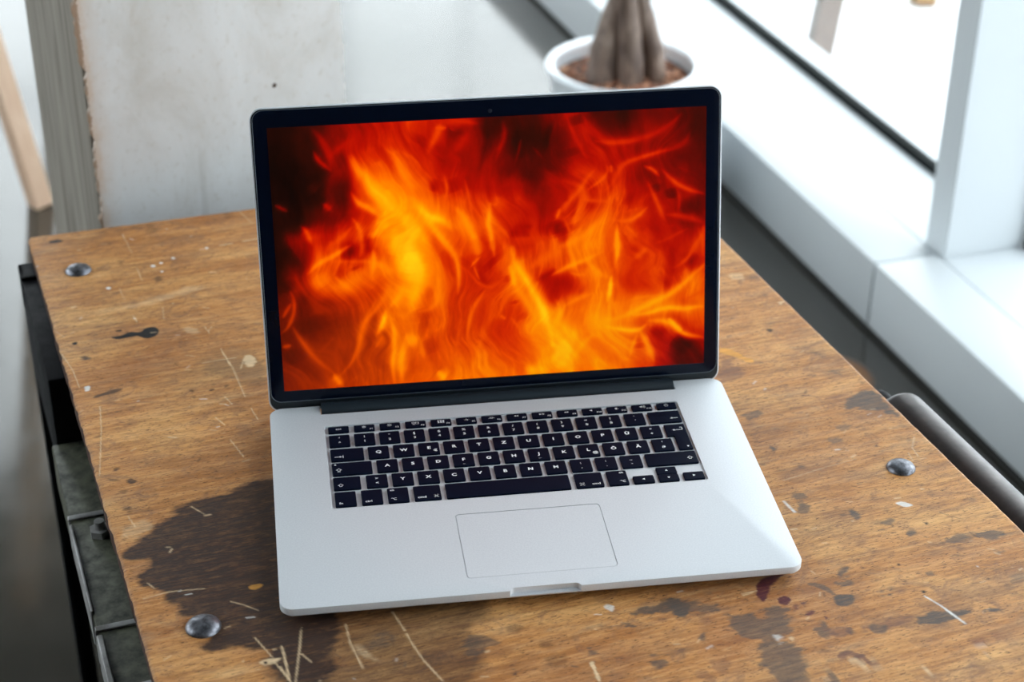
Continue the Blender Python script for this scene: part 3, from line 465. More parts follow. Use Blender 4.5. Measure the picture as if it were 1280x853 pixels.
# ------------------------------------------------------------------ laptop
LZ = .720
LT = thing('laptop', 'open silver laptop with black keys showing flames on its screen, on the workbench', 'laptop', (0, 0, LZ))
mm = .001
def base():
    X0, X1, Y1 = -179.45, 179.45, 247.1; r = 10.; hx0, hx1, hy = -140.2, 140.6, 234.6; nx0, nx1, ny = -25.3, 23.6, 3.2
    def outline(ins, notch, hins=0):
        p = []
        def arc(cx, cy, a0, n=8): 
            for i in range(n + 1): a = R(a0 + 90 * i / n); p.append((cx + (r - ins) * math.cos(a), cy + (r - ins) * math.sin(a)))
        arc(X1 - r, Y1 - r, 0); p.extend([(hx1 + hins, Y1 - ins), (hx1 + hins, hy - hins), (hx0 - hins, hy - hins), (hx0 - hins, Y1 - ins)])
        arc(X0 + r, Y1 - r, 90); arc(X0 + r, r, 180)
        ya = ins; yb = ny if notch else ins
        p.extend([(nx0, ya), (nx0 + 1.2, ya + (yb - ya) * .6), (nx0 + 3.5, yb), (nx1 - 3.5, yb), (nx1 - 1.2, ya + (yb - ya) * .6), (nx1, ya)]); arc(X1 - r, r, 270)
        return p
    well = rrect(-138.8, 137.9, 109.4, 217.6, 2.2, 4); pad = rrect(-52.3, 52.3, 17.2, 91.0, 3.0, 4)
    bm = bmesh.new()
    o0 = outline(.45, True, .3); rings = fill(bm, o0, [well, pad], 0)
    def down(top, specs):
        prev_ = top
        for pts, z in specs:
            cur = [bm.verts.new((x, y, z)) for x, y in pts]
            for i in range(len(cur)): bm.faces.new((prev_[i], prev_[(i + 1) % len(cur)], cur[(i + 1) % len(cur)], cur[i]))
            prev_ = cur
        return prev_
    e = down(rings[0], [(outline(.12, True, .1), -.12), (outline(0, True), -.45), (outline(0, True), -4.6), (outline(0, False), -4.7), (outline(0, False), -5.3), (outline(1.4, False), -6.9), (outline(4.2, False), -8.5), (outline(9.0, False), -9.9), (outline(9.9, False), -10.2)])
    bm.faces.new(e)
    wl = down(rings[1], [(rrect(-138.8, 137.9, 109.4, 217.6, 2.2, 4, .25), -.3), (rrect(-138.8, 137.9, 109.4, 217.6, 2.2, 4, .3), -1.3)]); bm.faces.new(wl)
    pd = down(rings[2], [(rrect(-52.3, 52.3, 17.2, 91.0, 3.0, 4, .0), -.9)]); bm.faces.new(pd)
    bmesh.ops.scale(bm, vec=(mm,) * 3, verts=bm.verts); obj('base', bm, ALU, LT, 30)
    bm = bmesh.new(); q = lambda ins, z: [(x, y, z) for x, y in rrect(-51.85, 51.85, 17.65, 90.55, 2.6, 4, ins)]
    loft(bm, [q(0, -.85), q(0, -.25), q(.2, -.12)]); bmesh.ops.scale(bm, vec=(mm,) * 3, verts=bm.verts); obj('trackpad', bm, ALU, LT, 30)
    for fx in (-150, 150):
        for fy in (22, 222):
            bm = bmesh.new(); bmesh.ops.create_cone(bm, cap_ends=True, segments=24, radius1=.007, radius2=.0075, depth=.0024, matrix=Matrix.Translation((fx * mm, fy * mm, -.0113))); obj('foot', bm, BLACK, LT, 40)
    # dark hinge bar in the notch
    bm = bmesh.new(); pr = []
    for k in range(20): 
        a = 2 * PI * k / 20; pr.append((243. + 6.3 * math.cos(a), -.9 + 4.9 * math.sin(a)))
    loft(bm, [[(x, y, z) for y, z in pr] for x in (-139.6, 140.0)]); bmesh.ops.scale(bm, vec=(mm,) * 3, verts=bm.verts); obj('hinge_cover', bm, HINGE, LT, 40)
base()
# lid: local x across, local y = up the lid, local z = out of the glass towards the user
LID = bpy.data.objects.new('lid', None); 
la = math.asin(.2112036)
lidM = Matrix.Translation((0, .24868, -.00323)) @ Matrix.Rotation(PI / 2 - la, 4, 'X')
def lid_obj(name, bm, mat, parent, smooth=False, z=0):
    bmesh.ops.scale(bm, vec=(mm,) * 3, verts=bm.verts); return obj(name, bm, mat, parent, smooth)
bpy.data.objects.remove(LID)
bm = bmesh.new(); L = lambda ins, z: [(x, y, z) for x, y in rrect(-179.45, 179.45, -.8, 239.4, 9.5, 8, ins)]
loft(bm, [L(9, -4.9), L(4, -4.6), L(1.2, -3.9), L(.1, -2.6), L(0, -.5), L(.35, -.12), L(.8, 0)])
bmesh.ops.scale(bm, vec=(mm,) * 3, verts=bm.verts)
lid = obj('lid', bm, ALU, LT, 30); lid.matrix_local = lidM
bm = bmesh.new(); L2 = lambda ins, z: [(x, y, z) for x, y in rrect(-178.5, 178.5, .2, 238.5, 8.8, 8, ins)]
loft(bm, [L2(0, -.3), L2(0, .12), L2(.6, .22)]); gk = lid_obj('screen_gasket', bm, plain('dark_gasket', lin(16, 26, 32), .45), lid, 40)
bm = bmesh.new(); L3 = lambda ins, z: [(x, y, z) for x, y in rrect(-177.2, 177.2, 7.6, 237.3, 7.8, 8, ins)]
loft(bm, [L3(0, .1), L3(0, .42), L3(.3, .5)]); gl = lid_obj('bezel_glass', bm, GLASSBLK, lid, 40)
bm = bmesh.new(); lr = lambda ins, z: [(x, y, z) for x, y in rrect(-177.6, 177.6, 7.2, 237.7, 8.1, 8, ins)]
loft(bm, [lr(0, .1), lr(0, .46), lr(.25, .48), lr(.5, .3)], False, False); lid_obj('bezel_edge', bm, plain('grey_bezel_edge', lin(120, 130, 140), .3, .5), lid, 40)
bm = bmesh.new(); bmesh.ops.create_cone(bm, cap_ends=True, segments=20, radius1=1.7, radius2=1.6, depth=.06, matrix=Matrix.Translation((.2, 228.8, .52))); lid_obj('webcam', bm, plain('webcam_lens', lin(30, 36, 50), .3, 0, .05, 50, .2), lid, 40)
FIRE = json.loads('''{"g": [[0.27,0.32,0.44,0.43,0.46,0.52,0.57,0.63,0.68,0.7,0.7,0.73,0.8,0.8,0.77,0.73,0.7,0.59,0.37,0.19,0.21],[0.26,0.3,0.38,0.4,0.44,0.5,0.59,0.55,0.6,0.64,0.65,0.66,0.76,0.79,0.77,0.74,0.73,0.57,0.39,0.3,0.33],[0.23,0.26,0.31,0.35,0.42,0.52,0.63,0.53,0.56,0.56,0.54,0.63,0.77,0.81,0.8,0.77,0.75,0.57,0.52,0.53,0.54],[0.23,0.22,0.27,0.32,0.42,0.56,0.68,0.57,0.54,0.51,0.52,0.61,0.72,0.71,0.72,0.78,0.76,0.73,0.71,0.71,0.68],[0.21,0.22,0.33,0.39,0.48,0.62,0.77,0.64,0.53,0.49,0.53,0.69,0.55,0.47,0.54,0.71,0.6,0.51,0.56,0.63,0.62],[0.1,0.37,0.58,0.62,0.6,0.71,0.88,0.69,0.54,0.48,0.52,0.69,0.58,0.59,0.68,0.74,0.61,0.55,0.47,0.44,0.55],[0.05,0.23,0.54,0.55,0.48,0.72,0.89,0.72,0.58,0.54,0.56,0.57,0.55,0.63,0.72,0.73,0.61,0.48,0.39,0.4,0.5],[0.04,0.33,0.42,0.45,0.6,0.84,0.87,0.77,0.66,0.61,0.62,0.46,0.44,0.53,0.63,0.66,0.59,0.49,0.37,0.29,0.29],[0.05,0.11,0.17,0.29,0.49,0.82,0.85,0.74,0.6,0.52,0.53,0.42,0.36,0.44,0.55,0.56,0.53,0.38,0.33,0.33,0.26],[0.03,0.04,0.09,0.24,0.53,0.74,0.73,0.63,0.49,0.39,0.38,0.35,0.28,0.38,0.49,0.47,0.43,0.29,0.28,0.29,0.22],[0.03,0.04,0.11,0.26,0.48,0.6,0.62,0.53,0.4,0.34,0.34,0.22,0.17,0.26,0.39,0.4,0.37,0.32,0.29,0.25,0.19],[0.04,0.06,0.13,0.28,0.42,0.47,0.48,0.4,0.35,0.33,0.22,0.14,0.11,0.24,0.37,0.31,0.3,0.31,0.29,0.23,0.17],[0.05,0.07,0.14,0.28,0.35,0.42,0.43,0.45,0.45,0.37,0.15,0.16,0.15,0.29,0.37,0.15,0.12,0.23,0.24,0.18,0.15]],"S": [[0.38,1.9,[-107.4,163.1,-98.2,157.0,-87.7,150.8]],[0.2,2.8,[-99.2,137.5,-96.9,128.9,-98.7,121.5]],[0.12,3.6,[-118.2,185.8,-113.8,169.0,-113.1,156.5]],[0.28,1.9,[-138.6,180.1,-133.6,174.3]],[0.03,8.3,[-162.1,207.3,-154.8,197.4,-150.8,176.7,-146.6,157.1]],[0.04,5.5,[-162.0,146.9,-150.8,154.6,-142.6,156.9]],[0.17,3.3,[-35.3,215.4,-24.6,212.1,-28.5,216.4]],[0.07,3.9,[24.3,212.2,21.1,191.7]],[0.1,5.0,[40.6,207.2,46.0,205.6]],[0.3,1.8,[-40.7,178.6,-45.1,169.2]],[0.32,4.4,[-31.2,178.1,-28.8,166.8]],[0.28,1.8,[14.2,133.3,28.0,130.3]],[0.32,1.4,[17.1,137.4,31.0,137.9]],[0.2,3.6,[47.7,141.2,50.3,129.6]],[0.4,1.7,[16.7,121.7,30.6,122.3]],[0.48,2.5,[-56.9,146.1,-45.2,131.3,-40.2,117.8]],[0.15,4.1,[23.5,179.1,40.0,176.8]],[0.12,4.1,[-8.3,214.0,4.0,216.0,5.1,206.4]],[0.28,3.6,[-54.5,205.5,-50.2,212.1]],[0.13,5.5,[79.5,217.5,94.7,214.0,114.0,219.8]],[0.16,3.0,[126.6,164.8,128.0,157.7]],[0.13,3.0,[139.3,161.3,140.7,152.7]],[0.12,3.6,[149.2,150.7,159.2,144.4,166.3,142.6]],[0.22,4.7,[150.5,170.5,164.6,164.0]],[0.38,2.5,[73.4,153.8,80.3,150.6]],[0.25,3.9,[53.6,135.1,56.3,129.3]],[0.4,2.1,[60.8,147.5,63.5,145.9]],[0.38,5.5,[122.4,129.5,130.9,137.6]],[0.22,4.7,[58.7,196.6,59.9,189.6]],[0.36,3.6,[142.3,125.4,159.3,124.3]],[0.18,3.6,[64.5,222.4,67.1,214.1]],[0.17,5.0,[158.5,214.8,164.2,204.7]],[0.12,3.3,[-119.7,121.4,-110.0,126.4,-104.4,128.9]],[0.33,3.3,[-123.1,110.3,-119.1,108.6,-122.0,104.5]],[0.35,1.2,[-107.9,113.5,-106.7,110.6]],[0.42,3.0,[-94.9,101.3,-88.2,98.0,-91.5,86.7]],[0.06,6.9,[-153.1,129.1,-161.5,124.0]],[0.17,8.3,[-145.5,76.0,-142.2,62.7]],[0.33,3.0,[-87.5,83.6,-96.2,74.0,-96.9,59.6,-100.6,40.8]],[0.6,2.1,[-76.7,78.5,-68.5,75.0]],[0.45,3.6,[-58.7,77.3,-56.4,66.9]],[0.4,6.9,[-92.3,40.2,-98.2,33.3]],[0.2,4.1,[-162.1,49.6,-157.4,37.6]],[0.1,4.1,[-162.6,105.7,-160.6,95.6]],[0.34,4.8,[-4.4,111.2,-0.4,106.6]],[0.4,2.5,[-21.0,113.7,-25.3,108.2]],[0.36,1.4,[-14.4,103.2,-6.4,91.1]],[0.3,3.6,[37.0,91.2,51.5,91.7]],[0.34,3.9,[38.3,83.8,51.3,77.1]],[0.3,1.4,[32.9,92.9,48.4,100.6]],[0.36,3.6,[-60.2,64.3,-53.3,62.4]],[0.5,3.0,[-55.1,87.2,-48.1,89.6]],[0.4,1.4,[15.7,78.1,16.3,75.1]],[0.47,4.1,[-9.5,78.3,-4.6,53.1]],[0.4,2.8,[-55.2,50.8,-50.0,38.6]],[0.44,4.1,[-69.9,31.2,-57.5,25.9]],[0.4,1.7,[9.2,98.8,10.4,92.9]],[0.48,2.1,[-38.6,121.9,-33.6,107.3]],[0.5,2.5,[23.8,62.9,21.1,67.5]],[0.48,3.0,[19.5,122.5,24.8,112.2]],[0.32,4.7,[48.2,92.1,57.1,91.5,67.4,84.7]],[0.36,5.1,[133.3,86.5,140.9,86.0]],[0.28,3.2,[149.8,99.2,161.8,106.1]],[0.38,3.2,[131.7,117.2,128.8,112.8]],[0.2,2.6,[122.8,48.3,128.9,44.8,138.0,44.1]],[0.15,8.0,[138.1,33.1,153.4,28.8,164.1,28.1]],[0.07,3.8,[141.1,37.6,153.4,27.3]],[0.38,2.9,[113.7,36.4,113.7,31.7]],[0.55,1.5,[64.7,103.2,73.6,104.1]],[0.52,3.6,[94.5,115.0,101.9,105.4]],[0.55,1.7,[148.5,70.0,162.2,67.5]],[0.38,2.9,[50.2,128.3,57.6,126.3]],[0.5,3.8,[100.3,91.7,110.8,87.9,116.8,76.7]],[0.42,2.1,[-133.4,222.0,-126.0,213.5,-121.4,201.0,-121.3,190.1]],[0.46,1.2,[-133.7,205.8,-129.6,197.4,-121.4,189.4]],[0.42,1.7,[-121.4,201.0,-111.7,208.7,-99.4,213.4]],[0.82,3.6,[-105.5,198.8,-100.7,188.9,-93.0,180.2,-86.9,167.4,-80.7,155.9]],[0.8,1.7,[-106.9,171.4,-103.3,162.9,-92.8,158.1,-85.0,150.6]],[0.9,3.9,[-96.9,184.6,-89.4,173.1,-79.1,161.4,-67.4,149.6]],[0.78,3.0,[-72.7,198.3,-68.7,183.0,-58.4,160.2]],[0.7,1.2,[-107.9,152.0,-102.9,144.7,-100.7,134.8,-101.9,125.0]],[0.48,1.7,[-128.8,164.4,-126.2,162.8,-122.4,158.4]],[0.64,1.8,[-145.9,147.3,-142.1,142.9,-139.4,133.0]],[0.6,1.9,[-131.1,123.6,-121.1,133.2,-107.0,145.0]],[0.32,1.1,[-164.8,165.1,-155.8,159.8]],[0.93,3.6,[-74.6,141.6,-78.2,120.2]],[0.88,3.0,[-79.9,172.6,-79.1,161.4]],[0.5,1.9,[-90.5,204.8,-85.7,193.6]],[0.92,3.6,[-68.6,152.4,-59.5,132.2]],[0.62,1.9,[-37.0,223.0,-40.7,214.3,-45.0,206.4,-48.0,199.7]],[0.62,1.2,[-41.9,218.5,-33.8,218.1]],[0.5,1.4,[-32.3,222.0,-17.5,221.3,-9.5,219.5]],[0.43,2.5,[-16.4,214.4,-22.1,205.1,-30.5,197.4]],[0.4,1.8,[9.5,221.2,11.3,208.8,6.2,198.1,3.3,190.0]],[0.6,1.0,[-35.8,181.1,-33.5,169.9,-37.3,157.6]],[0.62,1.1,[-19.7,176.0,-17.4,162.0,-16.4,149.3,-14.5,142.8]],[0.94,2.8,[-62.9,166.0,-56.4,157.3,-47.3,148.3,-37.8,146.4,-31.2,138.9]],[0.88,2.2,[-51.3,148.6,-42.2,136.8,-34.4,124.9,-29.1,117.1]],[0.84,2.8,[-29.2,155.7,-21.3,145.4,-14.9,132.2,-11.2,117.8]],[0.86,1.5,[-1.8,156.8,-2.7,148.5,-3.6,140.0,-1.2,128.6,0.6,115.2]],[0.9,3.9,[-64.8,152.2,-57.2,137.7,-48.2,123.0]],[0.62,1.2,[-0.9,137.1,7.4,136.5,12.7,129.1]],[0.66,1.2,[14.0,123.3,16.5,114.2]],[0.68,1.1,[52.0,150.8,49.1,142.5]],[0.52,2.2,[11.3,127.8,25.2,128.3,39.1,126.0]],[0.24,0.6,[32.2,199.4,44.3,186.3]],[0.24,0.7,[24.1,205.4,18.2,186.4]],[0.48,1.2,[59.0,222.7,61.6,211.6,69.7,196.0,74.4,187.4]],[0.46,1.7,[69.2,214.0,78.1,206.6,89.1,200.5,102.9,200.4,125.1,202.7,141.8,214.3,147.3,219.5]],[0.52,1.2,[79.4,201.7,94.6,198.8,115.4,200.4]],[0.4,1.2,[71.4,222.1,75.4,210.9,89.1,203.2]],[0.56,1.5,[147.5,194.5,130.7,189.8,114.0,186.6,101.5,183.1,97.2,173.5,93.0,166.0,84.6,160.2]],[0.4,1.9,[154.4,205.3,150.3,195.8,136.3,192.3]],[0.62,1.5,[79.9,178.7,73.6,172.1,67.9,164.0,59.5,157.4,55.2,147.8]],[0.62,1.1,[89.6,181.7,91.0,176.7,84.7,170.0,73.5,163.7]],[0.58,0.8,[93.1,182.2,93.8,176.5]],[0.6,1.0,[118.2,180.1,125.2,176.2,130.8,170.2]],[0.56,1.4,[132.2,175.8,139.2,168.3,147.7,161.5,157.6,157.3,166.1,155.4]],[0.48,1.0,[144.2,161.0,146.4,152.3,145.0,141.0]],[0.57,1.5,[121.0,166.5,126.6,156.3,130.9,144.7,136.5,134.4]],[0.53,1.8,[136.5,140.1,150.7,138.5,165.0,132.6]],[0.6,1.2,[67.8,156.9,80.4,154.8,94.3,152.6]],[0.68,1.2,[121.0,146.7,113.9,140.0,105.5,136.2,92.8,138.4]],[0.86,1.2,[97.0,135.3,97.7,122.4,98.3,109.0]],[0.8,3.0,[52.0,119.5,63.2,124.5,77.4,132.2,84.4,140.4]],[0.6,1.2,[165.1,122.5,159.4,114.2,153.8,105.9]],[0.48,1.0,[153.6,129.0,139.4,121.2,128.1,116.9]],[0.62,1.2,[165.7,129.7,165.3,104.7]],[0.6,1.5,[52.4,148.0,58.1,156.1]],[0.58,1.0,[55.1,142.1,60.5,127.6]],[0.8,1.7,[-143.4,110.2,-133.5,118.0,-122.4,123.0,-109.8,130.6]],[0.58,1.2,[-129.0,126.2,-121.8,132.8]],[0.58,1.2,[-101.4,134.3,-100.4,127.2,-103.5,120.3]],[0.74,3.9,[-125.1,97.6,-112.7,99.6,-99.9,110.2]],[0.72,3.9,[-136.8,108.3,-130.5,99.4]],[0.68,1.7,[-125.3,118.2,-109.1,117.2,-95.5,117.0,-83.4,112.0,-77.7,103.0,-81.6,91.8,-90.4,80.9,-100.5,71.4,-104.5,60.1,-107.2,47.1,-113.3,35.8,-122.1,27.6]],[0.58,1.0,[-92.1,86.8,-94.5,81.2,-100.4,72.9]],[0.8,2.2,[-95.5,115.6,-83.4,112.0,-78.4,101.6]],[0.82,1.5,[-93.0,125.3,-92.8,116.8,-94.7,105.6]],[0.5,1.2,[-157.8,96.9,-154.3,88.1,-156.3,76.7,-160.9,68.4,-166.0,63.7]],[0.48,1.1,[-157.1,86.8,-164.6,75.9]],[0.5,1.5,[-156.9,68.1,-149.5,54.5,-139.5,37.8,-127.6,28.1]],[0.78,1.9,[-128.3,28.1,-125.2,22.0,-121.3,16.5]],[0.48,1.1,[-166.1,52.1,-159.1,53.8]],[0.36,1.0,[-140.5,43.7,-127.4,57.3]],[0.4,1.0,[-117.9,79.9,-105.4,83.3]],[0.96,1.7,[-85.0,77.6,-87.5,67.6,-92.8,57.8]],[0.85,1.7,[-83.7,76.1,-80.1,64.2,-79.2,52.5,-81.5,32.1,-81.5,16.5]],[0.82,1.7,[-68.9,99.6,-73.4,89.8,-82.2,78.9]],[1.0,5.8,[-63.7,123.5,-61.7,106.3]],[0.86,2.2,[-72.3,52.0,-75.3,31.6,-75.2,16.8]],[0.82,3.6,[-72.2,53.4,-59.8,51.1]],[0.58,1.0,[-88.8,56.1,-94.7,47.7]],[0.68,1.0,[-59.8,51.1,-57.2,36.2]],[0.93,4.4,[-66.3,118.0,-58.3,110.3,-57.4,98.8,-66.4,82.1]],[0.75,1.9,[-52.1,128.4,-45.5,120.9,-41.9,107.8,-43.9,92.2,-47.2,76.5,-59.8,74.4]],[0.78,1.4,[-38.3,130.4,-31.8,120.0,-28.0,111.2,-27.7,98.3,-28.8,86.8]],[0.6,1.4,[-35.1,104.5,-37.1,87.4,-41.9,70.3]],[0.7,2.2,[-15.0,128.9,-11.2,117.3]],[0.7,1.0,[-0.5,128.0,-0.0,119.5]],[0.68,0.8,[-9.8,115.8,-15.5,110.4,-18.4,107.0]],[0.62,0.7,[-15.6,107.6,-11.8,96.5]],[0.58,1.0,[-21.2,105.1,-7.9,87.6,4.9,93.3,10.7,103.0]],[0.68,1.2,[-7.9,87.6,-16.6,75.9,-21.1,64.5,-23.0,48.5]],[0.97,2.8,[13.9,120.0,16.4,108.4,23.1,97.9,29.9,84.4,38.0,67.8,43.4,49.7,44.6,37.8]],[0.82,2.2,[14.8,98.4,18.7,85.1,29.6,71.3,33.5,53.4]],[0.9,1.5,[12.9,107.2,16.0,89.7]],[0.65,1.1,[14.6,89.8,8.8,81.4,4.3,70.1,1.3,63.0]],[0.68,1.0,[4.2,66.4,8.3,63.2]],[0.66,1.0,[13.2,63.6,20.8,54.3]],[0.68,3.0,[27.5,103.4,37.4,109.9,51.9,116.2]],[0.66,1.1,[-60.6,54.1,-58.2,45.1,-55.8,34.6]],[0.82,3.0,[-69.2,48.8,-62.1,52.7]],[0.92,2.2,[-46.4,23.6,-41.0,17.2]],[0.68,1.4,[-16.1,46.5,-11.8,47.7,-13.5,39.0]],[0.92,2.5,[21.5,23.1,28.6,19.5,42.9,20.0]],[0.85,2.5,[34.3,23.6,50.6,31.4]],[0.85,3.0,[51.2,69.8,46.3,55.4]],[0.6,1.0,[-26.7,66.4,-33.2,37.4]],[0.82,1.6,[45.3,96.8,58.7,103.6,75.1,110.1,85.5,114.0]],[0.82,1.2,[96.8,128.4,97.4,114.8,95.9,101.2]],[0.8,1.9,[75.1,105.6,83.9,95.8,91.3,92.3]],[0.98,1.6,[92.8,93.7,91.3,83.1,88.2,72.5]],[0.72,1.0,[60.1,98.1,69.0,96.0,79.5,99.2]],[0.78,1.7,[56.1,71.6,65.8,77.1,77.8,80.9]],[0.9,2.0,[166.4,98.2,155.9,89.6,145.4,79.5,133.4,72.5,119.8,67.2,107.7,61.9,97.2,58.7,86.6,57.1]],[0.58,1.3,[165.4,121.1,158.8,112.4,151.3,102.2,140.8,96.7]],[0.75,1.0,[104.7,71.4,116.8,74.4,128.8,73.6]],[0.92,1.6,[166.0,64.1,153.1,63.4,134.9,64.7,122.8,60.8,107.7,60.3]],[0.88,1.9,[121.3,54.7,138.0,53.5,150.2,41.7,166.3,37.4]],[0.96,1.3,[138.0,55.1,148.7,44.9]],[0.94,1.6,[86.6,52.4,101.6,48.2,113.7,46.6,119.8,51.7]],[0.85,1.9,[113.7,47.4,119.8,36.0,125.9,19.7]],[0.46,0.9,[119.8,45.4,128.9,30.6,136.6,18.1]],[0.8,1.2,[112.2,44.4,107.6,32.1,106.1,24.3]],[0.93,3.8,[50.8,67.3,50.6,54.9,59.4,44.9,53.3,36.0,44.1,25.7]],[0.9,2.9,[64.0,50.9,56.3,32.6,47.0,17.6]],[0.86,1.6,[77.5,46.8,66.9,38.2,57.6,23.1]],[0.8,1.3,[92.7,76.8,94.2,64.3,98.7,59.4]],[0.6,1.9,[125.8,99.2,127.3,76.0]],[0.66,1.9,[110.8,106.3,119.8,113.4]],[0.6,1.3,[165.9,76.6,153.1,71.2]],[0.85,4.4,[71.7,65.9,79.1,56.0,97.1,54.8]]]}''')
def screen():
    nx, ny = 500, 312; xs = np.linspace(-167.0, 167.0, nx); ts = np.linspace(16.0, 224.3, ny); X, Y = np.meshgrid(xs, ts)
    # the picture's lower-left corner sits a little higher than its lower-right one, as in the photograph
    tl = 16.4 - .8 * (X + 167) / 334; Yp = tl + (Y - 16) / 208.3 * (224.4 - .5 * (X + 167) / 334 - tl)
    wx = vnoise(X / 22., Y / 30., 21, 4) * 3.2; wy = vnoise(X / 22., Y / 30., 22, 4) * 3.2
    xw, yw = X + wx, Y + wy
    g = np.array(FIRE['g']); gi = np.clip((X + wx * 1.8 + 167) / 334 * 20, 0, 19.999); gj = np.clip((Y + wy * 1.8 - 16) / 208 * 12, 0, 11.999)
    i, j = gi.astype(int), gj.astype(int); fx, fy = gi - i, gj - j; fx = fx * fx * (3 - 2 * fx); fy = fy * fy * (3 - 2 * fy)
    h = (g[j, i] * (1 - fx) + g[j, i + 1] * fx) * (1 - fy) + (g[j + 1, i] * (1 - fx) + g[j + 1, i + 1] * fx) * fy
    # flow-like streaks
    un = X + 34 * vnoise(X / 75., Y / 55., 5, 3, .45) + Y * .18; vn = Y + 26 * vnoise(X / 60., Y / 80., 6, 2)
    streak = vnoise(un / 8., vn / 34., 7, 5, .55); rid = 1 - np.abs(vnoise(un / 15., vn / 48., 9, 4, .5)) * 2.2
    amp = np.clip(h * 1.4, .10, .75)
    h = h + (streak * .20 + np.clip(rid, -.3, 1) ** 3 * .09 - .02) * amp
    n3 = vnoise(X / 14., Y / 20., 31, 4, .6)
    for k_, (hv, w_, q) in enumerate(FIRE['S']):
        ND = 73; w_ = w_ * (1.5 if k_ < ND else 1.)
        pts = list(zip(q[0::2], q[1::2])); m_ = 5 * w_ + 6
        c0 = max(0, int((min(q[0::2]) - m_ + 167) / 334 * nx)); c1 = min(nx, int((max(q[0::2]) + m_ + 167) / 334 * nx) + 1)
        r0 = max(0, int((min(q[1::2]) - m_ - 16) / 208 * ny)); r1 = min(ny, int((max(q[1::2]) + m_ - 16) / 208 * ny) + 1)
        if c1 <= c0 or r1 <= r0: continue
        # smooth the polyline
        for _ in range(2):
            if len(pts) > 2:
                np_ = [pts[0]]
                for a, b in zip(pts, pts[1:]): np_ += [(a[0] * .75 + b[0] * .25, a[1] * .75 + b[1] * .25), (a[0] * .25 + b[0] * .75, a[1] * .25 + b[1] * .75)]
                pts = np_ + [pts[-1]]
        sl = (slice(r0, r1), slice(c0, c1)); d, par = segpar(xw[sl] - wx[sl] * .55, yw[sl] - wy[sl] * .55, pts)
        tp = np.clip(np.minimum(par, 1 - par) * 3.2, 0, 1) ** .8; tp = tp if len(pts) > 2 else np.sqrt(tp); wl = w_ * (1 + .25 * n3[sl]) * (.45 + .6 * tp); m = (np.exp(-(d / (wl * 1.25)) ** 2) * .42 + np.exp(-(d / (wl * 2.3)) ** 2) * .34) if w_ < 3 else np.exp(-(d / (wl * 1.4)) ** 2) * .7
        m = m * (.25 + .85 * tp) * (.72 if k_ < ND else 1.)
        h[sl] = h[sl] + (hv + streak[sl] * .07 - h[sl]) * m
    h += vnoise(X / 2.2, Y / 3.5, 41, 3) * .012
    h = np.clip(h, 0, 1)
    stops = [0, .12, .25, .4, .5, .62, .75, .87, 1.]; cs = [(14, 5, 3), (48, 10, 4), (104, 8, 3), (172, 12, 1), (204, 34, 0), (232, 74, 0), (250, 116, 0), (255, 156, 0), (255, 206, 16)]
    rgb = np.stack([np.interp(h, stops, [c[k] for c in cs]) for k in range(3)], -1) / 255
    cs2 = [(14, 5, 3), (52, 12, 3), (112, 22, 3), (170, 44, 1), (206, 66, 0), (232, 90, 0), (250, 122, 0), (255, 160, 0), (255, 206, 16)]
    rgb2 = np.stack([np.interp(h, stops, [c[k] for c in cs2]) for k in range(3)], -1) / 255; f = (np.clip((20 - X) / 110, 0, 1) * np.clip((125 - Y) / 60, 0, 1))[..., None]; rgb = rgb * (1 - f) + rgb2 * f
    rgb = np.where(rgb <= .04045, rgb / 12.92, ((rgb + .055) / 1.055) ** 2.4)
    col = np.concatenate([rgb, np.ones(h.shape + (1,))], -1)
    k = N('lit_screen'); at = k.n('ShaderNodeVertexColor', layer_name='picture'); k.set(G4(.0), .3, 0, .08); k.l(at.outputs['Color'], k.b.inputs['Emission Color'])
    # a liquid-crystal panel sends most of its light straight ahead: the same falloff for whoever or whatever it shines on
    ge = k.n('ShaderNodeNewGeometry'); dt = k.n('ShaderNodeVectorMath', operation='DOT_PRODUCT'); k.l(ge.outputs['Incoming'], dt.inputs[0]); k.l(ge.outputs['Normal'], dt.inputs[1])
    k.l(k.math('MULTIPLY', k.math('POWER', k.math('MAXIMUM', dt.outputs['Value'], 0.), 2.6), 1.18), k.b.inputs['Emission Strength'])
    gridmesh('display', X * mm, Yp * mm, np.full_like(X, .56 * mm), 'picture', col, k.m, lid)
screen()
# ---- keys (mm in the base frame: x from the left edge of the base, y from its front edge)
KM = {}
def keymesh(w_, h_, poly=None):
    k = (round(w_, 1), round(h_, 1), bool(poly))
    if k in KM: return KM[k]
    bm = bmesh.new(); r = 1.1
    if poly:
        ring = lambda ins, z: [((x + (ins if x < cx else -ins)), (y + (ins if y < cy else -ins)), z) for x, y, cx, cy in poly]
    else: ring = lambda ins, z: [(x, y, z) for x, y in rrect(-w_ / 2, w_ / 2, -h_ / 2, h_ / 2, r, 3, ins)]
    loft(bm, [ring(0, -1.2), ring(.0, .05), ring(.28, .28), ring(.6, .32)]); bmesh.ops.scale(bm, vec=(mm,) * 3, verts=bm.verts)
    bmesh.ops.recalc_face_normals(bm, faces=bm.faces); me = bpy.data.meshes.new('key'); bm.to_mesh(me); bm.free(); shade(me, 40); me.materials.append(KEYBLK); KM[k] = me
    return me
TXT = {}
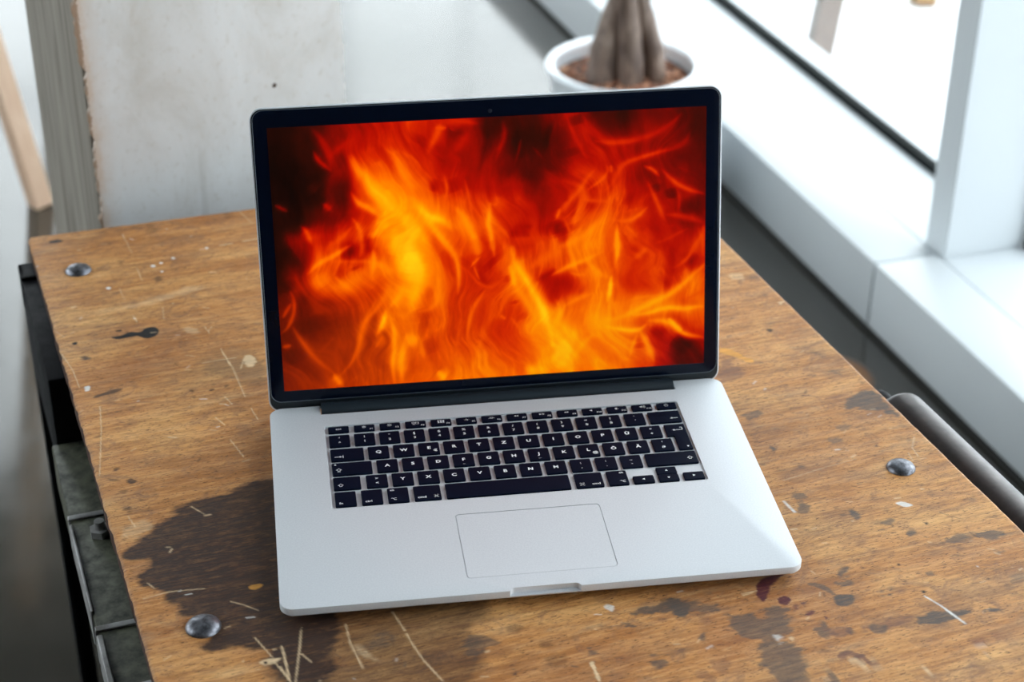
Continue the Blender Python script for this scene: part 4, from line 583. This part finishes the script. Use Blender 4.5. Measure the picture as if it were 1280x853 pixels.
def text_poly(s, off=.034):
    if (s, off) in TXT: return TXT[(s, off)]
    cu = bpy.data.curves.new('t', 'FONT'); cu.body = s; cu.size = 1.0; cu.offset = off; cu.resolution_u = 3; cu.align_x = 'CENTER'; cu.fill_mode = 'FRONT'
    o = bpy.data.objects.new('t', cu); C.objects.link(o); dg = bpy.context.evaluated_depsgraph_get(); dg.update(); me = o.evaluated_get(dg).to_mesh()
    v = [(p.co.x, p.co.y) for p in me.vertices]; f = [tuple(p.vertices) for p in me.polygons]; o.evaluated_get(dg).to_mesh_clear(); bpy.data.objects.remove(o); bpy.data.curves.remove(cu)
    TXT[(s, off)] = (v, f); return v, f
class Leg:      # a flat printed legend
    def __init__(s): s.v, s.f = [], []
    def text(s, t, x, y, size, sx=1.12):
        size *= 1.06
        v, f = text_poly(t, .034 if size > 4 else .016); b = len(s.v); s.v += [(x + p[0] * size * sx, y + p[1] * size) for p in v]; s.f += [tuple(i + b for i in q) for q in f]
    def poly(s, *p): b = len(s.v); s.v += list(p); s.f.append(tuple(range(b, b + len(p))))
    def line(s, pts, w_=.42, close=False):
        if close: pts = pts + [pts[0]]
        for (ax, ay), (bx, by) in zip(pts, pts[1:]):
            dx, dy = bx - ax, by - ay; L = math.hypot(dx, dy) or 1; ux, uy = dx / L * w_ / 2, dy / L * w_ / 2
            s.poly((ax - ux - uy, ay - uy + ux), (ax - ux + uy, ay - uy - ux), (bx + ux + uy, by + uy - ux), (bx + ux - uy, by + uy + ux))
    def circ(s, x, y, r, w_=.4, a0=0, a1=360, n=12): s.line([(x + r * math.cos(R(a0 + (a1 - a0) * i / n)), y + r * math.sin(R(a0 + (a1 - a0) * i / n))) for i in range(n + 1)], w_)
    def dot(s, x, y, r=.5): s.poly(*[(x + r * math.cos(2 * PI * i / 10), y + r * math.sin(2 * PI * i / 10)) for i in range(10)])
    def tri(s, x, y, d, r=1.): s.poly(*[(x + r * math.cos(R(d + a)), y + r * math.sin(R(d + a))) for a in (0, 125, 235)])
    def arrow(s, x, y, L, sg): s.line([(x - L / 2, y), (x + L / 2, y)], .5); s.tri(x + sg * L / 2, y, 0 if sg > 0 else 180, 1.25)
    def shift(s, x, y, base=False):
        s.line([(x - 1.9, y - .1), (x, y + 1.8), (x + 1.9, y - .1), (x + .85, y - .1), (x + .85, y - 1.5), (x - .85, y - 1.5), (x - .85, y - .1)], .42, True)
        if base: s.line([(x - .85, y - 2.4), (x + .85, y - 2.4)], .5)
    def loop(s, x, y):
        a = .62
        s.line([(x - a, y - a), (x + a, y - a), (x + a, y + a), (x - a, y + a)], .36, True)
        for i in (-1, 1):
            for j in (-1, 1): s.circ(x + i * 1.15, y + j * 1.15, .55, .36, n=8)
    def opt(s, x, y): s.line([(x - 1.7, y + 1), (x - .7, y + 1), (x + .5, y - 1), (x + 1.7, y - 1)], .42); s.line([(x + .4, y + 1), (x + 1.7, y + 1)], .42)
def add_key(x0, x1, y0, y1, draw=None, poly=None):
    cx, cy = (x0 + x1) / 2 - 179.45, (y0 + y1) / 2
    k = bpy.data.objects.new('key', keymesh(x1 - x0, y1 - y0, poly)); C.objects.link(k); k.parent = LT; k.location = (cx * mm, cy * mm, 0)
    if draw:
        g = Leg(); draw(g, (x1 - x0) / 2, (y1 - y0) / 2)
        if g.v: raw('legend', [(x * mm, y * mm, .00036) for x, y in g.v], g.f, WHT, k)
    return k
def T(t, sz=4.4, dy=-1.4): return lambda g, w_, h: g.text(t, 0, dy, sz)
def TT(a, b, sz=3.5): return lambda g, w_, h: (g.text(a, 0, 1.7, sz), g.text(b, 0, -4.0, sz))
XL, XR = 43.5, 315.4
def frow(i, ic):
    x = XL + i * 19.72
    add_key(x, x + 15.9 if i < 13 else XR, 207.4, 215.6, ic)
def fn(n, ic): return lambda g, w_, h: (ic(g), g.text('F%d' % n, w_ - 2.6, -3.0, 2.3))
def sun(g, r): g.circ(-.3, .8, r, .4, n=8); [g.line([(-.3 + math.cos(a) * (r + .5), .8 + math.sin(a) * (r + .5)), (-.3 + math.cos(a) * (r + .9), .8 + math.sin(a) * (r + .9))], .35) for a in (k * PI / 4 for k in range(8))]
def rects(g): g.line([(-2.6, 2), (-.6, 2), (-.6, .6), (-2.6, .6)], .35, True); g.line([(.2, 2), (2.4, 2), (2.4, -.4), (.2, -.4)], .35, True); g.line([(-2, -.2), (-.6, -.2), (-.6, -1.2), (-2, -1.2)], .35, True)
def pads(g): [g.poly((-2.6 + i * 1.9, .1 + j * 1.3), (-1.3 + i * 1.9, .1 + j * 1.3), (-1.3 + i * 1.9, 1. + j * 1.3), (-2.6 + i * 1.9, 1. + j * 1.3)) for i in range(3) for j in (-1, 0, 1)]
def kl(g, n): g.line([(-1.4, -.2), (1.1, -.2)], .4); g.circ(-.1, 0, 1.2, .4, 20, 160, 6); [g.dot(-.1 + math.cos(a) * 2.2, math.sin(a) * 2.0, .22) for a in (R(v) for v in ((30, 90, 150) if n == 1 else (0, 36, 72, 108, 144, 180)))]
def spk(g, n): g.poly((-1.6, .1), (-.8, .1), (.1, -.7), (.1, 1.9), (-.8, 1.1), (-1.6, 1.1)); [g.circ(.1, .6, .9 + .8 * k, .35, -45, 45, 5) for k in range(n)]
def pw(g, w_, h): g.circ(0, .3, 1.4, .4, 125, 415, 12); g.line([(0, .8), (0, 2.1)], .4)
ics = [lambda g, w_, h: g.text('esc', 0, -.7, 2.9), fn(1, lambda g: sun(g, .6)), fn(2, lambda g: sun(g, .9)), fn(3, rects), fn(4, pads), fn(5, lambda g: kl(g, 1)), fn(6, lambda g: kl(g, 2)),
       fn(7, lambda g: (g.tri(-1.2, .7, 180, 1.1), g.tri(.5, .7, 180, 1.1))), fn(8, lambda g: (g.tri(-1.4, .7, 0, 1.1), g.line([(.4, -.1), (.4, 1.5)], .45), g.line([(1.3, -.1), (1.3, 1.5)], .45))),
       fn(9, lambda g: (g.tri(-1.2, .7, 0, 1.1), g.tri(.5, .7, 0, 1.1))), fn(10, lambda g: spk(g, 0)), fn(11, lambda g: spk(g, 1)), fn(12, lambda g: spk(g, 3)), pw]
for i, ic in enumerate(ics): frow(i, ic)
P = 19.0; KW = 15.7
row1 = [('\u00b0', '^'), ('!', '1'), ('"', '2'), ('\u00a7', '3'), ('$', '4'), ('%', '5'), ('&', '6'), ('/', '7'), ('(', '8'), (')', '9'), ('=', '0'), ('?', '\u00df'), ('`', '\u00b4')]
for i, (a, b) in enumerate(row1): add_key(XL + i * P, XL + i * P + KW, 188.2, 203.9, TT(a, b))
add_key(290.5, XR, 188.2, 203.9, lambda g, w_, h: g.arrow(w_ - 5.2, -2.6, 4.6, -1))
add_key(XL, 68.4, 169.2, 184.9, lambda g, w_, h: (g.arrow(-w_ + 5.2, -3, 4.2, 1), g.line([(-w_ + 9.2, -4.4), (-w_ + 9.2, -1.6)], .45)))
for i, c in enumerate('QWERTZUIOP\u00dc+'):
    d = T(c)
    if c == 'E': d = lambda g, w_, h: (g.text('E', 0, -1.0, 4.4), g.text('\u20ac', 4.6, -4.6, 3.8))
    if c == '+': d = TT('*', '+')
    add_key(71.6 + i * P, 71.6 + i * P + KW, 169.2, 184.9, d)
# ISO return key, one L-shaped cap
ex0, ex1, ex2, ey0, ey1, ey2 = 299.6, 304.7, XR, 150.4, 169.3, 184.9
ecx, ecy = (ex0 + ex2) / 2, (ey0 + ey2) / 2
L_ = [(ex2, ey2, 300, 100), (ex0, ey2, 310, 100), (ex0, ey1, 310, 175), (ex1, ey1, 310, 175), (ex1, ey0, 310, 160), (ex2, ey0, 300, 160)]
def rnd(pts, r=1.1):
    out = []
    for i, (x, y, cx, cy) in enumerate(pts):
        px, py = pts[i - 1][:2]; qx, qy = pts[(i + 1) % len(pts)][:2]
        for tx, ty, f in ((px, py, 1), (px, py, .3), (qx, qy, .3), (qx, qy, 1)):
            L = math.hypot(tx - x, ty - y); out.append((x + (tx - x) / L * r * f - ecx, y + (ty - y) / L * r * f - ecy, cx - ecx, cy - ecy))
    return out
def ret(g, w_, h):
    g.line([(5.2, 12.2), (5.2, 9.2), (-1.5, 9.2)], .5); g.line([(5.2, 12.2), (3.6, 12.2)], .5); g.tri(-1.6, 9.2, 180, 1.3)
kr = add_key(ex0, ex2, ey0, ey2, ret, rnd(L_))
g = Leg(); g.tri(4.6, -13.6, 270, 1.2); raw('legend', [(x * mm, y * mm, .00036) for x, y in g.v], g.f, WHT, kr)
add_key(XL, 73.2, 150.6, 166.4, lambda g, w_, h: (g.shift(-w_ + 5, -1.5, True), g.dot(-w_ + 2.6, h - 2.6, .75)))
for i, c in enumerate('ASDFGHJKL\u00d6\u00c4#'):
    d = T(c)
    if c == 'L': d = lambda g, w_, h: (g.text('L', -.4, -1.0, 4.4), g.text('@', 4.4, -4.6, 3.6))
    if c == '#': d = TT("'", '#')
    if c in 'FJ': d = (lambda c: lambda g, w_, h: (g.text(c, 0, -1.2, 4.4), g.line([(-1, -5.6), (1, -5.6)], .2)))(c)
    add_key(76.7 + i * P, 76.7 + i * P + KW if i < 11 else 301.5, 150.6, 166.4, d)
add_key(XL, 63.4, 132.0, 147.8, lambda g, w_, h: g.shift(-w_ + 5.2, -2.6))
r4 = [TT('>', '<', 3.6)] + [T(c) for c in 'YXCVBNM'] + [TT(';', ','), TT(':', '.'), TT('_', '-')]
for i, d in enumerate(r4): add_key(67.5 + i * P, 67.5 + i * P + KW, 132.0, 147.8, d)
add_key(276.6, XR, 132.0, 147.8, lambda g, w_, h: g.shift(w_ - 5.4, -1.0))
Y0, Y1 = 111.4, 129.2
add_key(XL, 58.8, Y0, Y1, lambda g, w_, h: g.text('fn', -w_ + 4.2, -h + 2.4, 3.2))
add_key(62.6, 77.9, Y0, Y1, lambda g, w_, h: g.text('ctrl', -w_ + 5, -h + 2.6, 3.1))
add_key(81.6, 96.8, Y0, Y1, lambda g, w_, h: (g.text('alt', -w_ + 3.6, h - 3.8, 2.7), g.opt(-w_ + 4.2, -h + 4)))
add_key(100.6, 120.2, Y0, Y1, lambda g, w_, h: (g.text('cmd', -w_ + 5.6, -h + 2.6, 3.1), g.loop(w_ - 3.6, -h + 4)))
add_key(124.0, 215.4, Y0, Y1)
add_key(219.4, 240.0, Y0, Y1, lambda g, w_, h: (g.text('cmd', w_ - 5.6, -h + 2.6, 3.1), g.loop(-w_ + 4.6, -h + 4)))
add_key(243.6, 258.6, Y0, Y1, lambda g, w_, h: (g.text('alt', w_ - 3.8, h - 3.8, 2.7), g.opt(w_ - 4.2, -h + 4)))
add_key(262.2, 277.8, Y0, 120.6, lambda g, w_, h: g.tri(0, 0, 180, 1.3))
add_key(281.2, 296.3, Y0, 120.1, lambda g, w_, h: g.tri(0, 0, 270, 1.3))
add_key(281.2, 296.3, 120.5, Y1, lambda g, w_, h: g.tri(0, 0, 90, 1.3))
add_key(300.0, XR, Y0, 120.6, lambda g, w_, h: g.tri(0, 0, 0, 1.3))

# ------------------------------------------------------------------ potted tree
PT = thing('potted_tree', 'white metal pot holding a braided grey trunk in reddish bark soil by the window', 'plant', (.4650, 1.996, 0)); PT.scale = (1.035, 1.035, 1)
bm = bmesh.new()
lathe(bm, [(.03, .004), (.094, .004), (.100, .012), (.128, .25), (.1275, .2555), (.131, .2575), (.135, .262), (.1355, .267), (.133, .271), (.126, .2725), (.1215, .2715), (.1190, .268), (.1185, .262), (.1165, .23), (.112, .18), (.03, .18)], 64)
obj('pot', bm, plain('white_enamelled_metal', lin(226, 232, 238), .28, .25, .01, 5), PT, 50)
bm = bmesh.new(); lathe(bm, [(.117, .242), (.09, .247), (.05, .250), (.012, .251)], 40); bmesh.ops.contextual_create(bm, geom=[v for v in bm.verts if v.co.z > .2509])
obj('soil', bm, plain('dark_soil', lin(92, 62, 48), .9, 0, .4, 90), PT, 50)
rs = random.Random(3); bm = bmesh.new()
for i in range(430):
    a, q = rs.random() * 2 * PI, math.sqrt(rs.random()) * .109; s = rs.uniform(.004, .0095)
    bmesh.ops.create_icosphere(bm, subdivisions=1, radius=s, matrix=Matrix.Translation((q * math.cos(a), q * math.sin(a), .249 - q * .06 + rs.random() * .004)) @ Matrix.Rotation(rs.random() * 6, 4, Vector((rs.random(), rs.random(), 1))) @ Matrix.Diagonal((1, rs.uniform(.5, .9), rs.uniform(.4, .8), 1)))
k = N('bark_chips'); f = k.noise(70, 2, .5); k.set(k.ramp(f, [(.35, lin(96, 56, 40)), (.48, lin(176, 118, 90)), (.64, lin(228, 180, 146))]), .8)
o = obj('bark_chips', bm, k.m, PT); o['kind'] = 'stuff'
def m_bark():
    k = N('smooth_grey_bark'); f = k.noise(3, 5, .6, k.coord((14, 14, 4)), .6); k.set(k.ramp(f, [(.3, lin(70, 54, 46)), (.52, lin(122, 102, 90)), (.7, lin(168, 148, 134))]), .55); k.bump(f, .4, .004); return k.m
BARK = m_bark()
TR = [[(-.044, -.016, .230), (-.036, -.006, .30), (-.010, .008, .38), (.004, .018, .48), (.018, .010, .62), (.010, -.010, .78), (-.012, -.006, .96), (0, .01, 1.12)],
      [(.006, -.034, .230), (.004, -.032, .29), (.000, -.024, .36), (-.006, -.012, .45), (-.022, .008, .60), (-.004, .018, .76), (.016, .004, .94), (.002, -.006, 1.12)],
      [(.052, -.018, .230), (.046, -.018, .30), (.024, -.016, .38), (.006, -.018, .48), (.000, -.020, .62), (-.014, -.006, .78), (-.002, .016, .96), (-.004, 0, 1.12)]]
for pts, r0 in zip(TR, (.024, .021, .018)):
    q = []
    for a, b in zip(pts, pts[1:]): q += [tuple(a[i] + (b[i] - a[i]) * f / 4 for i in range(3)) for f in range(4)]
    q.append(pts[-1]); n_ = len(q); bm = bmesh.new(); tube(bm, q, [r0 * (1.18 - .55 * min(1, i / n_ * 1.6)) + .001 * math.sin(i * 2.1) for i in range(n_)], 16); obj('trunk', bm, BARK, PT, 60)
bm = bmesh.new()
for i in range(150):
    a, e, L = rs.random() * 2 * PI, rs.uniform(-.2, 1.2), rs.uniform(.12, .24); p = Vector((0, 0, 1.12)) + Vector((math.cos(a) * math.cos(e), math.sin(a) * math.cos(e), math.sin(e))) * rs.uniform(.05, .36)
    d = Vector((math.cos(a), math.sin(a), rs.uniform(-.5, .4))).normalized(); sd_ = d.cross(Vector((0, 0, 1))).normalized(); prevv = None
    rows = []
    for t_, w_ in ((0, .004), (.3, .035), (.6, .04), (.85, .022), (1, .002)):
        c = p + d * L * t_ + Vector((0, 0, -.06 * t_ * t_)); rows.append([bm.verts.new(c - sd_ * w_), bm.verts.new(c + Vector((0, 0, -.004))), bm.verts.new(c + sd_ * w_)])
    for r1_, r2_ in zip(rows, rows[1:]):
        for j in range(2): bm.faces.new((r1_[j], r1_[j + 1], r2_[j + 1], r2_[j]))
o = obj('foliage', bm, plain('green_leaf', lin(52, 96, 46), .4), PT, 80); o['kind'] = 'stuff'

# ------------------------------------------------------------------ wooden things in the background
bmA = slat((-.588, 2.115, .0), (-.7345, 2.16, .90), .036, .036, PINE, yaw=R(35))
st_ = thing('wooden_trestle', 'slanting pale pine leg of a trestle on the concrete floor left of the grey block', 'trestle', (0, 0, 0))
obj('leg', bmA, PINE, st_)
obj('leg', slat((-.64, 3.4, .0), (-.78, 3.3, .90), .040, .034, PINE), PINE, st_)
obj('top_rail', slat((-.735, 2.1, .90), (-.785, 3.4, .90), .05, .04, PINE), PINE, st_)
PINE3 = m_pine('darkened_pine', lin(112, 96, 88), lin(128, 112, 102)); PINE4 = m_pine('amber_pine', lin(140, 108, 74), lin(156, 122, 84))  # tones darkened so the stand-in posts show against the bright paving
for (p, q, w_, lab, mt) in (((.995, 2.53, .02), (1.19, 2.82, .75), .05, 'leaning post added outside in place of a reflection at the left end of the pane', PINE3), ((1.352, 2.87, .02), (1.42, 3.10, .9), .05, 'orange post added furthest out on the white paving in place of a reflection', PINE4), ((1.098, 2.04, .02), (1.30, 2.30, .55), .022, 'slim orange post added in place of a reflection, close behind the white mullion', PINE4)):
    o = obj('reflection_post', slat(p, q, w_, w_, mt), mt); o['label'] = lab; o['category'] = 'post'; o['group'] = 'posts added outside in place of window reflections'  # added posts take the place of reflections in the glass
